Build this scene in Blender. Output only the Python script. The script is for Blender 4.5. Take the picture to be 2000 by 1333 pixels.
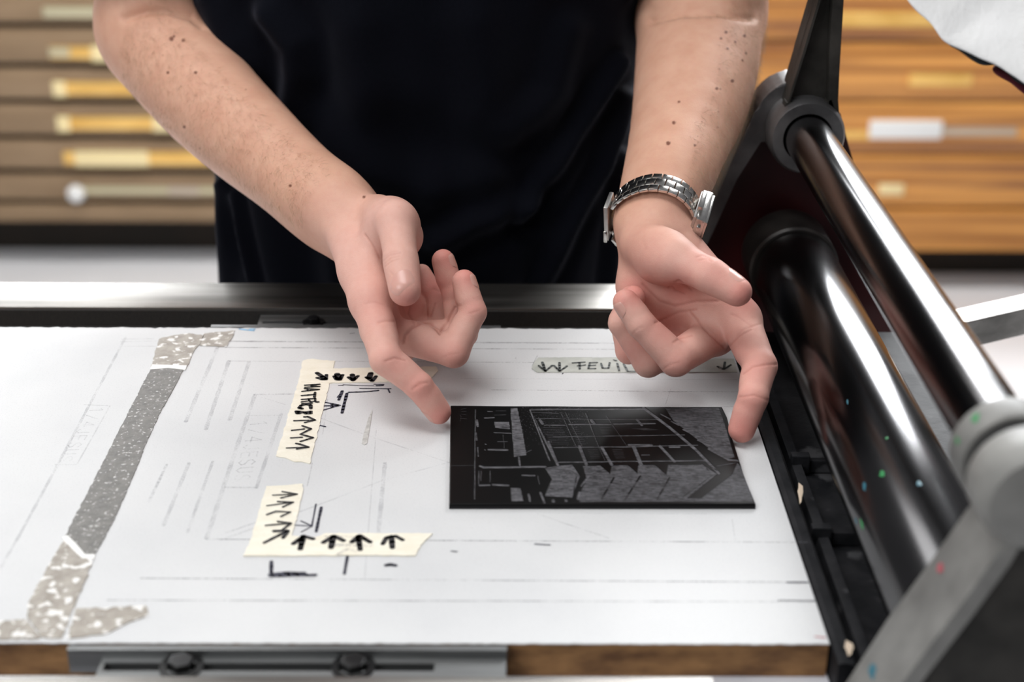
import bpy, bmesh, math, random
import numpy as np
from mathutils import Vector, Matrix

random.seed(7)
rng = np.random.default_rng(7)
SC = bpy.context.scene
COL = SC.collection
for _o in list(bpy.data.objects):
    bpy.data.objects.remove(_o)

# ------------------------------------------------------------------ camera, world, lights, exposure
FPX = 2900.0                       # focal length in pixels of the 2000 x 1333 frame
CAM_H = 0.4275                     # camera height above the working surface (z = 0 is the board's top)
PITCH, ROLL, YAW = math.atan2(1330, FPX), math.radians(0.33), math.radians(0.42)
c_fwd = np.array([math.sin(YAW) * math.cos(PITCH), math.cos(YAW) * math.cos(PITCH), -math.sin(PITCH)])
_r = np.array([math.cos(YAW), -math.sin(YAW), 0.0])
_u = np.cross(_r, c_fwd)
c_right = _r * math.cos(ROLL) + _u * math.sin(ROLL)
c_up = -_r * math.sin(ROLL) + _u * math.cos(ROLL)
CAM = np.array([0.0, 0.0, CAM_H])
cam_data = bpy.data.cameras.new('camera')
cam_data.lens = FPX / 2000 * 36.0
cam_data.sensor_width = 36.0
cam_data.clip_start = 0.02
cam_data.clip_end = 60
cam_data.dof.use_dof = True
cam_data.dof.focus_distance = 0.93
cam_data.dof.aperture_fstop = 5.0
cam = bpy.data.objects.new('camera', cam_data)
cam.matrix_world = Matrix(((c_right[0], c_up[0], -c_fwd[0], CAM[0]),
                           (c_right[1], c_up[1], -c_fwd[1], CAM[1]),
                           (c_right[2], c_up[2], -c_fwd[2], CAM[2]), (0, 0, 0, 1)))
COL.objects.link(cam)
SC.camera = cam
SC.view_settings.view_transform = 'Standard'
SC.view_settings.look = 'None'
SC.view_settings.exposure = 0.0
SC.view_settings.gamma = 1.0
SC.view_settings.use_curve_mapping = False
SC.cycles.use_denoising = True
SC.cycles.max_bounces = 8
SC.cycles.sample_clamp_indirect = 6.0

world = bpy.data.worlds.new('room_air')
SC.world = world
world.use_nodes = True
world.node_tree.nodes['Background'].inputs[0].default_value = (0.95, 0.95, 1.0, 1)
world.node_tree.nodes['Background'].inputs[1].default_value = 0.15

def area_light(name, loc, target, sx, sy, power, color=(1, 1, 1)):
    ld = bpy.data.lights.new(name, 'AREA')
    ld.shape = 'RECTANGLE'
    ld.size, ld.size_y, ld.energy, ld.color = sx, sy, power, color
    o = bpy.data.objects.new(name, ld)
    o.location = loc
    o.rotation_euler = (Vector(target) - Vector(loc)).to_track_quat('-Z', 'Y').to_euler()
    COL.objects.link(o)
    return o

# windows above the plan chests, a ceiling lamp, and unseen fill lights added
area_light('window_daylight_back', (-1.85, 4.2, 0.95), (-0.3, 0.8, 0.0), 1.9, 0.8, 75, (0.98, 1.0, 1.02))
area_light('window_daylight_back_right', (1.25, 4.2, 2.0), (0.2, 0.8, 0.0), 2.3, 2.2, 330, (0.98, 1.0, 1.02))
area_light('ceiling_lamp', (-0.9, 1.15, 2.0), (-0.1, 0.85, 0.0), 1.2, 0.8, 14, (1.0, 1.0, 1.0))
area_light('fill_light_overhead', (-0.25, 0.50, 1.85), (-0.05, 0.85, 0.0), 1.2, 0.6, 16.5, (1.0, 1.0, 1.0))  # added fill from above, brightens the board and hands
area_light('fill_light_back', (0.0, 2.75, 1.45), (0.0, 2.85, -0.8), 2.8, 0.4, 40, (1.0, 0.99, 0.97))  # added fill, brightens the floor and chest fronts behind the person
area_light('fill_light_front', (-1.9, -1.1, 1.9), (0, 0.9, 0.05), 1.8, 1.3, 40, (0.98, 1.0, 1.02))  # added unseen fill for skin that faces the camera

# ------------------------------------------------------------------ helpers
def ray(px, py):
    return c_fwd + (px - 1000) / FPX * c_right + (666.5 - py) / FPX * c_up
def at_depth(px, py, d):           # d: distance along the view axis in mm
    return CAM + ray(px, py) * d * 1e-3
def at_z(px, py, z=0.0):
    q = ray(px, py)
    return CAM + q * ((z - CAM_H) / q[2])
def at_y(px, py, y):
    q = ray(px, py)
    return CAM + q * (y / q[1])

def tag(o, label=None, cat=None, group=None, kind=None):
    if label: o['label'] = label
    if cat: o['category'] = cat
    if group: o['group'] = group
    if kind: o['kind'] = kind
    return o
def empty(name, loc=(0, 0, 0)):
    o = bpy.data.objects.new(name, None)
    o.empty_display_size = 0.02
    COL.objects.link(o)
    o.location = loc
    return o
def link(name, me, mat=None, parent=None):
    o = bpy.data.objects.new(name, me)
    COL.objects.link(o)
    if mat is not None:
        if len(me.materials) == 0: me.materials.append(mat)
    if parent is not None:
        o.parent = parent
        chain = Vector((0, 0, 0)); p = parent
        while p is not None:
            chain += p.location; p = p.parent
        o.location = -chain            # all meshes are written in world coordinates
    return o
def mesh_np(name, verts, faces, mat=None, parent=None, smooth=True):
    me = bpy.data.meshes.new(name)
    verts = np.asarray(verts, dtype=np.float32)
    if isinstance(faces, np.ndarray):
        k = faces.shape[1]
        me.vertices.add(len(verts)); me.vertices.foreach_set('co', verts.ravel())
        me.loops.add(faces.size); me.loops.foreach_set('vertex_index', faces.astype(np.int32).ravel())
        me.polygons.add(len(faces))
        me.polygons.foreach_set('loop_start', np.arange(0, faces.size, k, dtype=np.int32))
        me.update(calc_edges=True)
        me.validate()
    else:
        me.from_pydata([tuple(map(float, v)) for v in verts], [], faces)
        me.update()
    if smooth:
        me.polygons.foreach_set('use_smooth', np.ones(len(me.polygons), dtype=bool))
    return link(name, me, mat, parent)
def bm_obj(name, bm, mat=None, parent=None, smooth=False, bevel=0.0, seg=2):
    if bevel > 0:
        bmesh.ops.bevel(bm, geom=list(bm.edges), offset=bevel, segments=seg, profile=0.6, affect='EDGES', clamp_overlap=True)
    bmesh.ops.recalc_face_normals(bm, faces=bm.faces)
    me = bpy.data.meshes.new(name)
    bm.to_mesh(me); bm.free()
    if smooth:
        for p in me.polygons: p.use_smooth = True
        try: me.set_sharp_from_angle(angle=math.radians(35))
        except Exception: pass
    return link(name, me, mat, parent)
def add_box(bm, x0, x1, y0, y1, z0, z1):
    vs = [bm.verts.new((x, y, z)) for z in (z0, z1) for y in (y0, y1) for x in (x0, x1)]
    for f in ((0, 2, 3, 1), (4, 5, 7, 6), (0, 1, 5, 4), (2, 6, 7, 3), (0, 4, 6, 2), (1, 3, 7, 5)):
        bm.faces.new([vs[i] for i in f])
    return vs
def box(name, b, mat, parent=None, bevel=0.0, seg=2):
    bm = bmesh.new(); add_box(bm, *b)
    return bm_obj(name, bm, mat, parent, smooth=bevel > 0, bevel=bevel, seg=seg)
def add_lathe_y(bm, prof, cx, cz, n=48, caps=True):
    """prof: list of (y, radius); turned about the axis (cx, *, cz) along Y."""
    rings = []
    for (y, r) in prof:
        rings.append([bm.verts.new((cx + r * math.cos(2 * math.pi * i / n), y, cz + r * math.sin(2 * math.pi * i / n))) for i in range(n)])
    for a, b in zip(rings[:-1], rings[1:]):
        for i in range(n):
            bm.faces.new((a[i], a[(i + 1) % n], b[(i + 1) % n], b[i]))
    if caps:
        bm.faces.new(rings[0][::-1]); bm.faces.new(rings[-1])
def add_prism(bm, poly, d0, d1, axis='y'):
    """poly: list of 2-D points; extruded along the axis between d0 and d1."""
    def mk(p, d):
        return {'y': (p[0], d, p[1]), 'z': (p[0], p[1], d), 'x': (d, p[0], p[1])}[axis]
    a = [bm.verts.new(mk(p, d0)) for p in poly]; b = [bm.verts.new(mk(p, d1)) for p in poly]
    n = len(poly)
    bm.faces.new(a[::-1]); bm.faces.new(b)
    for i in range(n):
        bm.faces.new((a[i], a[(i + 1) % n], b[(i + 1) % n], b[i]))
    return a, b

# ------------------------------------------------------------------ materials
def new_mat(name):
    m = bpy.data.materials.new(name); m.use_nodes = True
    nt = m.node_tree
    return m, nt, nt.nodes['Principled BSDF'], nt.nodes, nt.links
def plain(name, col, rough=0.5, metal=0.0, spec=0.5):
    m, nt, b, N, L = new_mat(name)
    b.inputs['Base Color'].default_value = (*col, 1)
    b.inputs['Roughness'].default_value = rough
    b.inputs['Metallic'].default_value = metal
    b.inputs['Specular IOR Level'].default_value = spec
    return m
def noisy(name, c1, c2, scale=20, rough=(0.5, 0.6), metal=0.0, detail=6, stretch=(1, 1, 1), bump=0.0, bscale=None, lo=0.35, hi=0.65, spec=0.5, c3=None, s3=60, t3=0.62):
    m, nt, b, N, L = new_mat(name)
    tc = N.new('ShaderNodeTexCoord'); mp = N.new('ShaderNodeMapping')
    mp.inputs['Scale'].default_value = stretch
    L.new(tc.outputs['Object'], mp.inputs[0])
    n = N.new('ShaderNodeTexNoise'); n.inputs['Scale'].default_value = scale; n.inputs['Detail'].default_value = detail
    L.new(mp.outputs[0], n.inputs[0])
    r = N.new('ShaderNodeValToRGB')
    r.color_ramp.elements[0].position, r.color_ramp.elements[1].position = lo, hi
    r.color_ramp.elements[0].color, r.color_ramp.elements[1].color = (*c1, 1), (*c2, 1)
    L.new(n.outputs[0], r.inputs[0])
    out = r.outputs[0]
    if c3 is not None:
        n3 = N.new('ShaderNodeTexNoise'); n3.inputs['Scale'].default_value = s3; n3.inputs['Detail'].default_value = 4
        L.new(mp.outputs[0], n3.inputs[0])
        r3 = N.new('ShaderNodeValToRGB')
        r3.color_ramp.elements[0].position, r3.color_ramp.elements[1].position = t3, t3 + 0.06
        L.new(n3.outputs[0], r3.inputs[0])
        mx = N.new('ShaderNodeMixRGB'); mx.inputs[2].default_value = (*c3, 1)
        L.new(r3.outputs[0], mx.inputs[0]); L.new(out, mx.inputs[1]); out = mx.outputs[0]
    L.new(out, b.inputs['Base Color'])
    mr = N.new('ShaderNodeMapRange'); mr.inputs[3].default_value, mr.inputs[4].default_value = rough
    L.new(n.outputs[0], mr.inputs[0]); L.new(mr.outputs[0], b.inputs['Roughness'])
    b.inputs['Metallic'].default_value = metal
    b.inputs['Specular IOR Level'].default_value = spec
    if bump > 0:
        nb = N.new('ShaderNodeTexNoise'); nb.inputs['Scale'].default_value = bscale or scale * 3; nb.inputs['Detail'].default_value = 5
        L.new(mp.outputs[0], nb.inputs[0])
        bp = N.new('ShaderNodeBump'); bp.inputs['Strength'].default_value = bump; bp.inputs['Distance'].default_value = 0.002
        L.new(nb.outputs[0], bp.inputs['Height']); L.new(bp.outputs[0], b.inputs['Normal'])
    return m

M = {}
M['floor'] = noisy('pale_floor', (0.74, 0.74, 0.76), (0.80, 0.80, 0.82), 3, (0.5, 0.6))
M['wall'] = noisy('wall_paint', (0.62, 0.61, 0.58), (0.66, 0.65, 0.62), 4, (0.7, 0.8))
M['taupe'] = noisy('taupe_wood', (0.25, 0.160, 0.085), (0.32, 0.212, 0.120), 5, (0.5, 0.6), stretch=(1, 4, 9))
M['taupe_dark'] = noisy('dark_drawer_gap', (0.03, 0.02, 0.012), (0.045, 0.03, 0.018), 5, (0.6, 0.7))
M['pine'] = noisy('orange_pine', (0.40, 0.15, 0.028), (0.82, 0.375, 0.088), 3.2, (0.42, 0.5), stretch=(0.45, 4, 17), detail=8, c3=(0.30, 0.115, 0.035), s3=2.2, t3=0.57)
M['brass'] = noisy('brass', (0.75, 0.42, 0.09), (0.95, 0.60, 0.18), 12, (0.35, 0.5), metal=0.3, stretch=(1, 1, 4))
M['card'] = plain('cream_card', (0.95, 0.78, 0.42), 0.6)
M['card_pale'] = plain('pale_card', (0.55, 0.50, 0.33), 0.6)
M['card_white'] = plain('white_card', (0.88, 0.88, 0.86), 0.6)
M['card_grey'] = plain('grey_card', (0.50, 0.42, 0.33), 0.6)
M['steel'] = noisy('worn_steel', (0.17, 0.162, 0.15), (0.29, 0.278, 0.26), 30, (0.32, 0.48), metal=1.0, stretch=(0.3, 3, 3), bump=0.04, bscale=120)
M['bracket'] = noisy('grey_bracket_steel', (0.16, 0.165, 0.165), (0.26, 0.265, 0.265), 40, (0.38, 0.5), metal=0.85, stretch=(0.2, 4, 4), c3=(0.5, 0.5, 0.48), s3=260, t3=0.70)
M['black_bolt'] = noisy('blackened_bolt', (0.012, 0.012, 0.013), (0.03, 0.03, 0.03), 90, (0.3, 0.45), metal=0.6)
M['chrome'] = noisy('polished_roller', (0.075, 0.075, 0.078), (0.115, 0.114, 0.116), 14, (0.13, 0.26), metal=1.0, stretch=(1, 0.4, 1))
M['bar'] = noisy('polished_bar', (0.34, 0.32, 0.30), (0.42, 0.40, 0.38), 14, (0.12, 0.24), metal=1.0, stretch=(1, 0.4, 1))
M['far_iron'] = noisy('dark_worn_iron', (0.10, 0.098, 0.10), (0.22, 0.215, 0.215), 30, (0.32, 0.5), metal=0.75, bump=0.15, bscale=140)
M['cast'] = noisy('dark_cast_iron', (0.018, 0.017, 0.015), (0.040, 0.037, 0.033), 45, (0.42, 0.6), metal=0.0, spec=0.15, bump=0.25, bscale=160)
M['cast_edge'] = noisy('worn_grey_iron', (0.12, 0.117, 0.11), (0.24, 0.235, 0.22), 26, (0.42, 0.6), metal=0.1, bump=0.15, bscale=120, c3=(0.20, 0.10, 0.085), s3=20, t3=0.66)
M['red_enamel'] = noisy('dark_red_enamel', (0.028, 0.004, 0.005), (0.06, 0.008, 0.009), 14, (0.3, 0.4))
M['collar'] = noisy('roller_collar', (0.02, 0.018, 0.017), (0.04, 0.036, 0.033), 50, (0.3, 0.45), metal=0.4)
M['rubber'] = noisy('black_rubber', (0.006, 0.0065, 0.008), (0.018, 0.018, 0.020), 60, (0.55, 0.75), spec=0.18, bump=0.2, bscale=260, c3=(0.055, 0.055, 0.058), s3=35, t3=0.64)
M['chipboard'] = noisy('chipboard_edge', (0.13, 0.058, 0.020), (0.42, 0.22, 0.085), 90, (0.7, 0.85), stretch=(0.5, 1, 1.3), detail=8, lo=0.30, hi=0.72, bump=0.4, bscale=220)
M['bed'] = noisy('bed_plate', (0.52, 0.52, 0.56), (0.64, 0.64, 0.68), 20, (0.4, 0.5), metal=0.0)
M['pit'] = noisy('dark_gap_shade', (0.012, 0.011, 0.010), (0.028, 0.025, 0.022), 500, (0.8, 0.9), stretch=(6, 1, 1))  # near-black colour standing in for shade in gaps and slots
M['ink'] = noisy('marker_ink', (0.008, 0.008, 0.010), (0.022, 0.021, 0.024), 300, (0.45, 0.6))
M['ink_blue'] = noisy('blue_black_ink', (0.016, 0.017, 0.035), (0.05, 0.05, 0.075), 400, (0.5, 0.65))
M['ink_grey'] = noisy('grey_marker_ink', (0.03, 0.035, 0.035), (0.10, 0.11, 0.105), 350, (0.5, 0.65))
M['green_paint'] = plain('green_paint', (0.03, 0.24, 0.075), 0.5)
M['blue_paint'] = plain('blue_paint', (0.025, 0.14, 0.19), 0.5)
M['blue_bright'] = plain('bright_blue_paint', (0.16, 0.50, 0.80), 0.5)
M['rose_paint'] = plain('rose_paint', (0.42, 0.09, 0.11), 0.5)
M['tan_paint'] = plain('tan_scrap', (0.62, 0.50, 0.38), 0.7)
M['tape_cream'] = noisy('masking_tape', (0.80, 0.745, 0.61), (0.86, 0.81, 0.69), 70, (0.45, 0.6), bump=0.25, bscale=500, stretch=(1, 2.2, 1))
M['tape_clear'] = noisy('grey_clear_tape', (0.40, 0.41, 0.37), (0.55, 0.56, 0.51), 60, (0.5, 0.65), spec=0.2)
M['tape_grey'] = noisy('worn_grey_tape', (0.105, 0.098, 0.088), (0.175, 0.165, 0.15), 160, (0.5, 0.65), c3=(0.50, 0.49, 0.47), s3=430, t3=0.60, bump=0.2, bscale=300)
M['tape_scuffed'] = noisy('scuffed_brown_tape', (0.26, 0.225, 0.185), (0.40, 0.36, 0.31), 130, (0.5, 0.65), c3=(0.80, 0.78, 0.75), s3=170, t3=0.55, bump=0.2, bscale=300)
M['tape_edge'] = plain('white_tape_edge', (0.84, 0.83, 0.80), 0.6)

def graphite(name, col, dens):
    m, nt, b, N, L = new_mat(name)
    b.inputs['Base Color'].default_value = (*col, 1); b.inputs['Roughness'].default_value = 0.6
    tc = N.new('ShaderNodeTexCoord'); n = N.new('ShaderNodeTexNoise')
    n.inputs['Scale'].default_value = 900; n.inputs['Detail'].default_value = 2
    n2 = N.new('ShaderNodeTexNoise'); n2.inputs['Scale'].default_value = 60
    L.new(tc.outputs['Object'], n.inputs[0]); L.new(tc.outputs['Object'], n2.inputs[0])
    ad = N.new('ShaderNodeMath'); ad.operation = 'ADD'; L.new(n.outputs[0], ad.inputs[0]); L.new(n2.outputs[0], ad.inputs[1])
    mr = N.new('ShaderNodeMapRange'); mr.inputs[1].default_value = 0.8; mr.inputs[2].default_value = 1.25
    mr.inputs[3].default_value = 0.0; mr.inputs[4].default_value = dens
    L.new(ad.outputs[0], mr.inputs[0]); L.new(mr.outputs[0], b.inputs['Alpha'])
    return m
M['pencil'] = graphite('pencil_line', (0.16, 0.16, 0.18), 0.6)
M['pencil_faint'] = graphite('faint_pencil_line', (0.30, 0.30, 0.34), 0.26)
M['pencil_dark'] = graphite('dark_pencil_line', (0.04, 0.04, 0.055), 1.3)

# white registration sheet: fine specks of graphite dust
m, nt, b, N, L = new_mat('white_board_paper')
tc = N.new('ShaderNodeTexCoord')
n1 = N.new('ShaderNodeTexNoise'); n1.inputs['Scale'].default_value = 1100; n1.inputs['Detail'].default_value = 2
n2 = N.new('ShaderNodeTexNoise'); n2.inputs['Scale'].default_value = 9; n2.inputs['Detail'].default_value = 5
for q in (n1, n2): L.new(tc.outputs['Object'], q.inputs[0])
r1 = N.new('ShaderNodeValToRGB')
r1.color_ramp.elements[0].position, r1.color_ramp.elements[1].position = 0.28, 0.44
r1.color_ramp.elements[0].color, r1.color_ramp.elements[1].color = (0.38, 0.38, 0.40, 1), (0.71, 0.709, 0.707, 1)
L.new(n1.outputs[0], r1.inputs[0])
r2 = N.new('ShaderNodeValToRGB')
r2.color_ramp.elements[0].position, r2.color_ramp.elements[1].position = 0.25, 0.6
r2.color_ramp.elements[0].color, r2.color_ramp.elements[1].color = (0.58, 0.585, 0.595, 1), (0.71, 0.71, 0.708, 1)
L.new(n2.outputs[0], r2.inputs[0])
mx = N.new('ShaderNodeMixRGB'); mx.blend_type = 'MULTIPLY'; mx.inputs[0].default_value = 0.55
L.new(r2.outputs[0], mx.inputs[1]); L.new(r1.outputs[0], mx.inputs[2])
gm = N.new('ShaderNodeMixRGB'); gm.blend_type = 'MIX'; gm.inputs[0].default_value = 0.35
L.new(mx.outputs[0], gm.inputs[1]); gm.inputs[2].default_value = (0.71, 0.71, 0.708, 1)
L.new(gm.outputs[0], b.inputs['Base Color'])
b.inputs['Roughness'].default_value = 0.58
M['paper'] = m
# ------------------------------------------------------------------ the setting
FLOOR_Z = -0.88
tag(box('floor', (-4, 4, -1.5, 4.6, FLOOR_Z - 0.05, FLOOR_Z), M['floor']), 'pale grey workshop floor', kind='structure')
tag(box('wall_back', (-4, 4, 4.4, 4.5, FLOOR_Z, 0.5), M['wall']), 'plain pale wall behind the plan chests', kind='structure')

# plan chests behind the person
def chest(name, x0, x1, yf, bottom, seams, top, mat, label, strips, depth=0.75):
    t = tag(empty(name, ((x0 + x1) / 2, yf + depth / 2, FLOOR_Z)), label, 'cabinet')
    box('body', (x0, x1, yf + 0.022, yf + depth, bottom, top + 0.02), M['taupe_dark'] if mat is M['taupe'] else M['pine_gap'], t)
    box('top', (x0 - 0.015, x1 + 0.015, yf - 0.015, yf + depth, top + 0.02, top + 0.05), mat, t, 0.004)
    box('plinth', (x0 + 0.03, x1 - 0.03, yf + 0.10, yf + depth, FLOOR_Z, bottom), M['plinth'], t)
    box('base_rail', (x0, x1, yf - 0.004, yf + 0.03, bottom, seams[0] - 0.006), mat, t, 0.003)
    zs = seams + [top]
    for i in range(len(seams)):
        g = 0.0075 if mat is M['taupe'] else 0.003
        d = box('drawer', (x0 + 0.012, x1 - 0.012, yf, yf + 0.02, zs[i] + g, zs[i + 1] - g), mat, t, 0.002)
        for (xa, xb, z, h, m, nm) in strips.get(i, []):
            box(nm, (xa, xb, yf - (0.006 if nm == 'label_strip' else 0.010), yf + 0.001, z - h / 2, z + h / 2), m, d, 0.002)
    return t
M['plinth'] = noisy('dark_brown_plinth', (0.010, 0.0065, 0.003), (0.02, 0.012, 0.006), 6, (0.7, 0.8))
M['pine_gap'] = noisy('pine_shadow_gap', (0.20, 0.085, 0.03), (0.26, 0.11, 0.04), 5, (0.6, 0.7))
YL, YR = 3.284, float(at_z(1900, 566, FLOOR_Z)[1])
def strip(px0, px1, py, h, m, nm, y):
    a, b_ = at_y(px0, py, y), at_y(px1, py, y)
    return (a[0], b_[0], (a[2] + b_[2]) / 2, h, m, nm)
zl = [float(at_y(200, r, YL)[2]) for r in (396, 336, 269, 199, 129, 50)]
zl = zl + [zl[-1] + 0.088 * k for k in (1, 2, 3)]
strl = {0: [strip(150, 560, 372, 0.017, M['card_pale'], 'label_strip', YL), strip(330, 390, 372, 0.019, M['card_grey'], 'card', YL)],
        1: [strip(125, 560, 309, 0.030, M['brass'], 'label_strip', YL), strip(148, 292, 309, 0.034, M['card'], 'card', YL)],
        2: [strip(113, 560, 241, 0.029, M['brass'], 'label_strip', YL), strip(113, 138, 241, 0.034, M['card'], 'card', YL), strip(300, 345, 241, 0.034, M['card'], 'card', YL)],
        3: [strip(105, 500, 173, 0.029, M['brass'], 'label_strip', YL), strip(105, 130, 173, 0.034, M['card'], 'card', YL)],
        4: [strip(98, 420, 103, 0.026, M['brass'], 'label_strip', YL), strip(98, 138, 101, 0.02, M['card_pale'], 'card', YL), strip(180, 225, 104, 0.034, M['card'], 'card', YL)],
        5: [strip(85, 420, 24, 0.022, M['card_pale'], 'label_strip', YL)]}
chest_l = chest('plan_chest', -1.85, -0.20, YL, float(at_y(200, 432, YL)[2]), zl[:-1], zl[-1], M['taupe'],
                'taupe brown plan chest with shallow drawers and brass label strips, left of the person', strl)
bm = bmesh.new()
kc = at_y(153, 373, YL)
bmesh.ops.create_uvsphere(bm, u_segments=16, v_segments=10, radius=0.021, matrix=Matrix.Translation((kc[0], YL - 0.02, kc[2])) @ Matrix.Diagonal((1, 0.8, 1, 1)))
drw = [c for c in chest_l.children if c.name.startswith('drawer')][0]
tag(bm_obj('knob', bm, M['card_white'], drw, smooth=True), 'round white knob on the lowest drawer')
zr = [float(at_y(1800, r, YR)[2]) for r in (405, 303, 198, 81)]
zr = zr + [zr[-1] + 0.13, zr[-1] + 0.26, zr[-1] + 0.39]
strr = {0: [strip(1715, 1763, 369, 0.024, M['card'], 'card', YR)],
        1: [strip(1520, 1700, 263, 0.020, M['brass'], 'label_strip', YR), strip(1697, 1838, 252, 0.040, M['card_white'], 'card', YR), strip(1838, 1985, 257, 0.018, M['card_grey'], 'label_strip', YR)],
        2: [strip(1775, 1898, 155, 0.028, M['brass'], 'label_strip', YR)],
        3: [strip(1575, 1832, 37, 0.032, M['brass'], 'label_strip', YR)]}
chest('plan_chest', 0.10, 2.2, YR, float(at_y(1850, 489, YR)[2]), zr[:-1], zr[-1], M['pine'],
      'orange pine plan chest with wide drawers, behind the press', strr)

# ------------------------------------------------------------------ the press
press = tag(empty('printing_press', (0.0, 0.78, -0.30)), 'black and steel printing press with two rollers across its flat bed', 'press')
RX, RZ, RR = 0.210, 0.030, 0.030           # pressure roller
BX, BZ, BR = 0.214, 0.124, 0.0163          # tie bar above it
YB, YF = 1.030, 0.551
bm = bmesh.new()
add_lathe_y(bm, [(0.556, 0.018), (0.556, RR - 0.002), (0.559, RR), (0.985, RR), (0.990, RR - 0.0012), (0.990, 0.02)], RX, RZ, 72)
roller = bm_obj('pressure_roller', bm, M['chrome'], press, smooth=True)
bm = bmesh.new()
add_lathe_y(bm, [(0.9905, 0.02), (0.9905, RR + 0.0005), (0.992, RR + 0.0022), (1.030, RR + 0.0022), (1.030, 0.02)], RX, RZ, 64)
tag(bm_obj('roller_collar', bm, M['collar'], press, smooth=True), 'matt dark collar at the far end of the roller')
bm = bmesh.new()
add_lathe_y(bm, [(0.545, BR), (1.034, BR)], BX, BZ, 56)
bm_obj('tie_bar', bm, M['chrome'], press, smooth=True)
# far cheek
def poly_y(pts, y):
    return [(float(p[0]), float(p[2])) for p in (at_y(a, b_, y) for a, b_ in pts)]
bm = bmesh.new()
add_prism(bm, [(0.186, 0.140), (0.150, 0.045), (0.120, -0.05), (0.120, -0.30), (0.34, -0.30), (0.34, -0.05), (0.262, 0.080), (0.245, 0.13), (0.22, 0.15)], 1.046, 1.062)
bm_obj('far_cheek', bm, M['red_enamel'], press, bevel=0.001)
bm = bmesh.new()
arc = [(BX + 0.0355 * math.cos(math.radians(d)), BZ + 0.0355 * math.sin(math.radians(d))) for d in range(75, 166, 10)]
outer = arc + [(0.1760, 0.1275), (0.1625, 0.0891), (0.1486, 0.0496), (0.1300, 0.000), (0.118, -0.03)]
inner = [(0.128, -0.03), (0.1375, -0.002), (0.1560, 0.0450), (0.1705, 0.0850), (0.1850, 0.1150), (0.205, 0.112), (0.2232, 0.1240)]
add_prism(bm, outer + inner, 1.030, 1.062)
tag(bm_obj('far_strut', bm, M['far_iron'], press, bevel=0.0015), 'worn grey edge of the far cheek')
bm = bmesh.new()
add_lathe_y(bm, [(1.004, BR + 0.0012), (1.004, BR + 0.0085), (1.008, BR + 0.0105), (1.066, BR + 0.0105), (1.066, BR + 0.001)], BX, BZ, 48, caps=False)
bm_obj('far_bearing', bm, M['far_iron'], press, smooth=True)
# upright arm above the bearing, with a recessed web
armL = poly_y([(1650, -330), (1597, 0), (1566, 105), (1535, 205)], 1.012)
armR = poly_y([(1636, 250), (1641, 200), (1647, 100), (1653, 0), (1716, -330)], 1.012)
full = armL + [(0.200, 0.120), (0.215, 0.098), (0.236, 0.082), (0.252, 0.075), (0.256, 0.084), (0.246, 0.105)] + armR
bm = bmesh.new()
add_prism(bm, full, 1.020, 1.040)
bm_obj('upright_arm', bm, M['cast'], press, bevel=0.002)
bm = bmesh.new()
rim_o = armL
rim_i = poly_y([(1654, -330), (1602, 0), (1571, 105), (1541, 203)], 1.012)
add_prism(bm, rim_o + rim_i[::-1], 1.010, 1.022)
rr_o = poly_y([(1708, -330), (1645, 0), (1640, 100), (1636, 195), (1640, 240)], 1.012)
rr_i = poly_y([(1622, 232), (1616, 205), (1619, 100), (1625, 0), (1692, -330)], 1.012)
add_prism(bm, rr_o + rr_i, 1.010, 1.022)
foot = poly_y([(1535, 198), (1575, 203), (1606, 205), (1624, 190), (1632, 215), (1605, 222), (1570, 221), (1530, 214)], 1.012)
add_prism(bm, foot, 1.010, 1.022)
tag(bm_obj('arm_rim', bm, M['cast'], press, bevel=0.0012), 'raised rim around the arm\'s recessed web')
# near cheek, out of focus in the lower right corner
bm = bmesh.new()
fo = [(0.2075, 0.1085), (0.2012, 0.0963), (0.1891, 0.0705), (0.1732, 0.0392), (0.1597, 0.0077), (0.1450, -0.025), (0.1330, -0.06)]
fi = [(x + 0.0065, z - 0.0033) for (x, z) in fo[::-1]]
add_prism(bm, fo + fi, 0.512, 0.551)
near_strut = tag(bm_obj('near_strut', bm, M['cast_edge'], press, bevel=0.003, seg=3), 'paint-flecked grey edge of the near cheek')
bm = bmesh.new()
add_prism(bm, [(0.2110, 0.1030), (0.1640, 0.0060), (0.1480, -0.030), (0.1400, -0.06), (0.1400, -0.30), (0.36, -0.30), (0.36, 0.03), (0.26, 0.13)], 0.514, 0.547)
bm_obj('near_cheek', bm, M['cast'], press, bevel=0.0015)
bm = bmesh.new()
add_lathe_y(bm, [(0.558, BR + 0.001), (0.558, 0.0215), (0.556, 0.0232), (0.544, 0.0232), (0.541, 0.0218), (0.541, 0.012)], BX, BZ, 48, caps=False)
near_bearing = bm_obj('near_bearing', bm, M['cast_edge'], press, smooth=True)
bm = bmesh.new()
add_lathe_y(bm, [(0.5415, 0.012), (0.5415, 0.0190), (0.532, 0.0190), (0.532, 0.012)], BX, BZ, 40, caps=False)
bm_obj('bearing_seal', bm, M['rubber'], press, smooth=True)
bm = bmesh.new()
add_lathe_y(bm, [(0.533, 0.010), (0.533, 0.0215), (0.530, 0.0235), (0.512, 0.0235), (0.507, 0.0205), (0.505, 0.012), (0.505, 0.0)], BX, BZ, 48, caps=False)
tag(bm_obj('bearing_cap', bm, M['cast_edge'], press, smooth=True), 'round paint-flecked cap on the near end of the tie bar')
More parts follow.
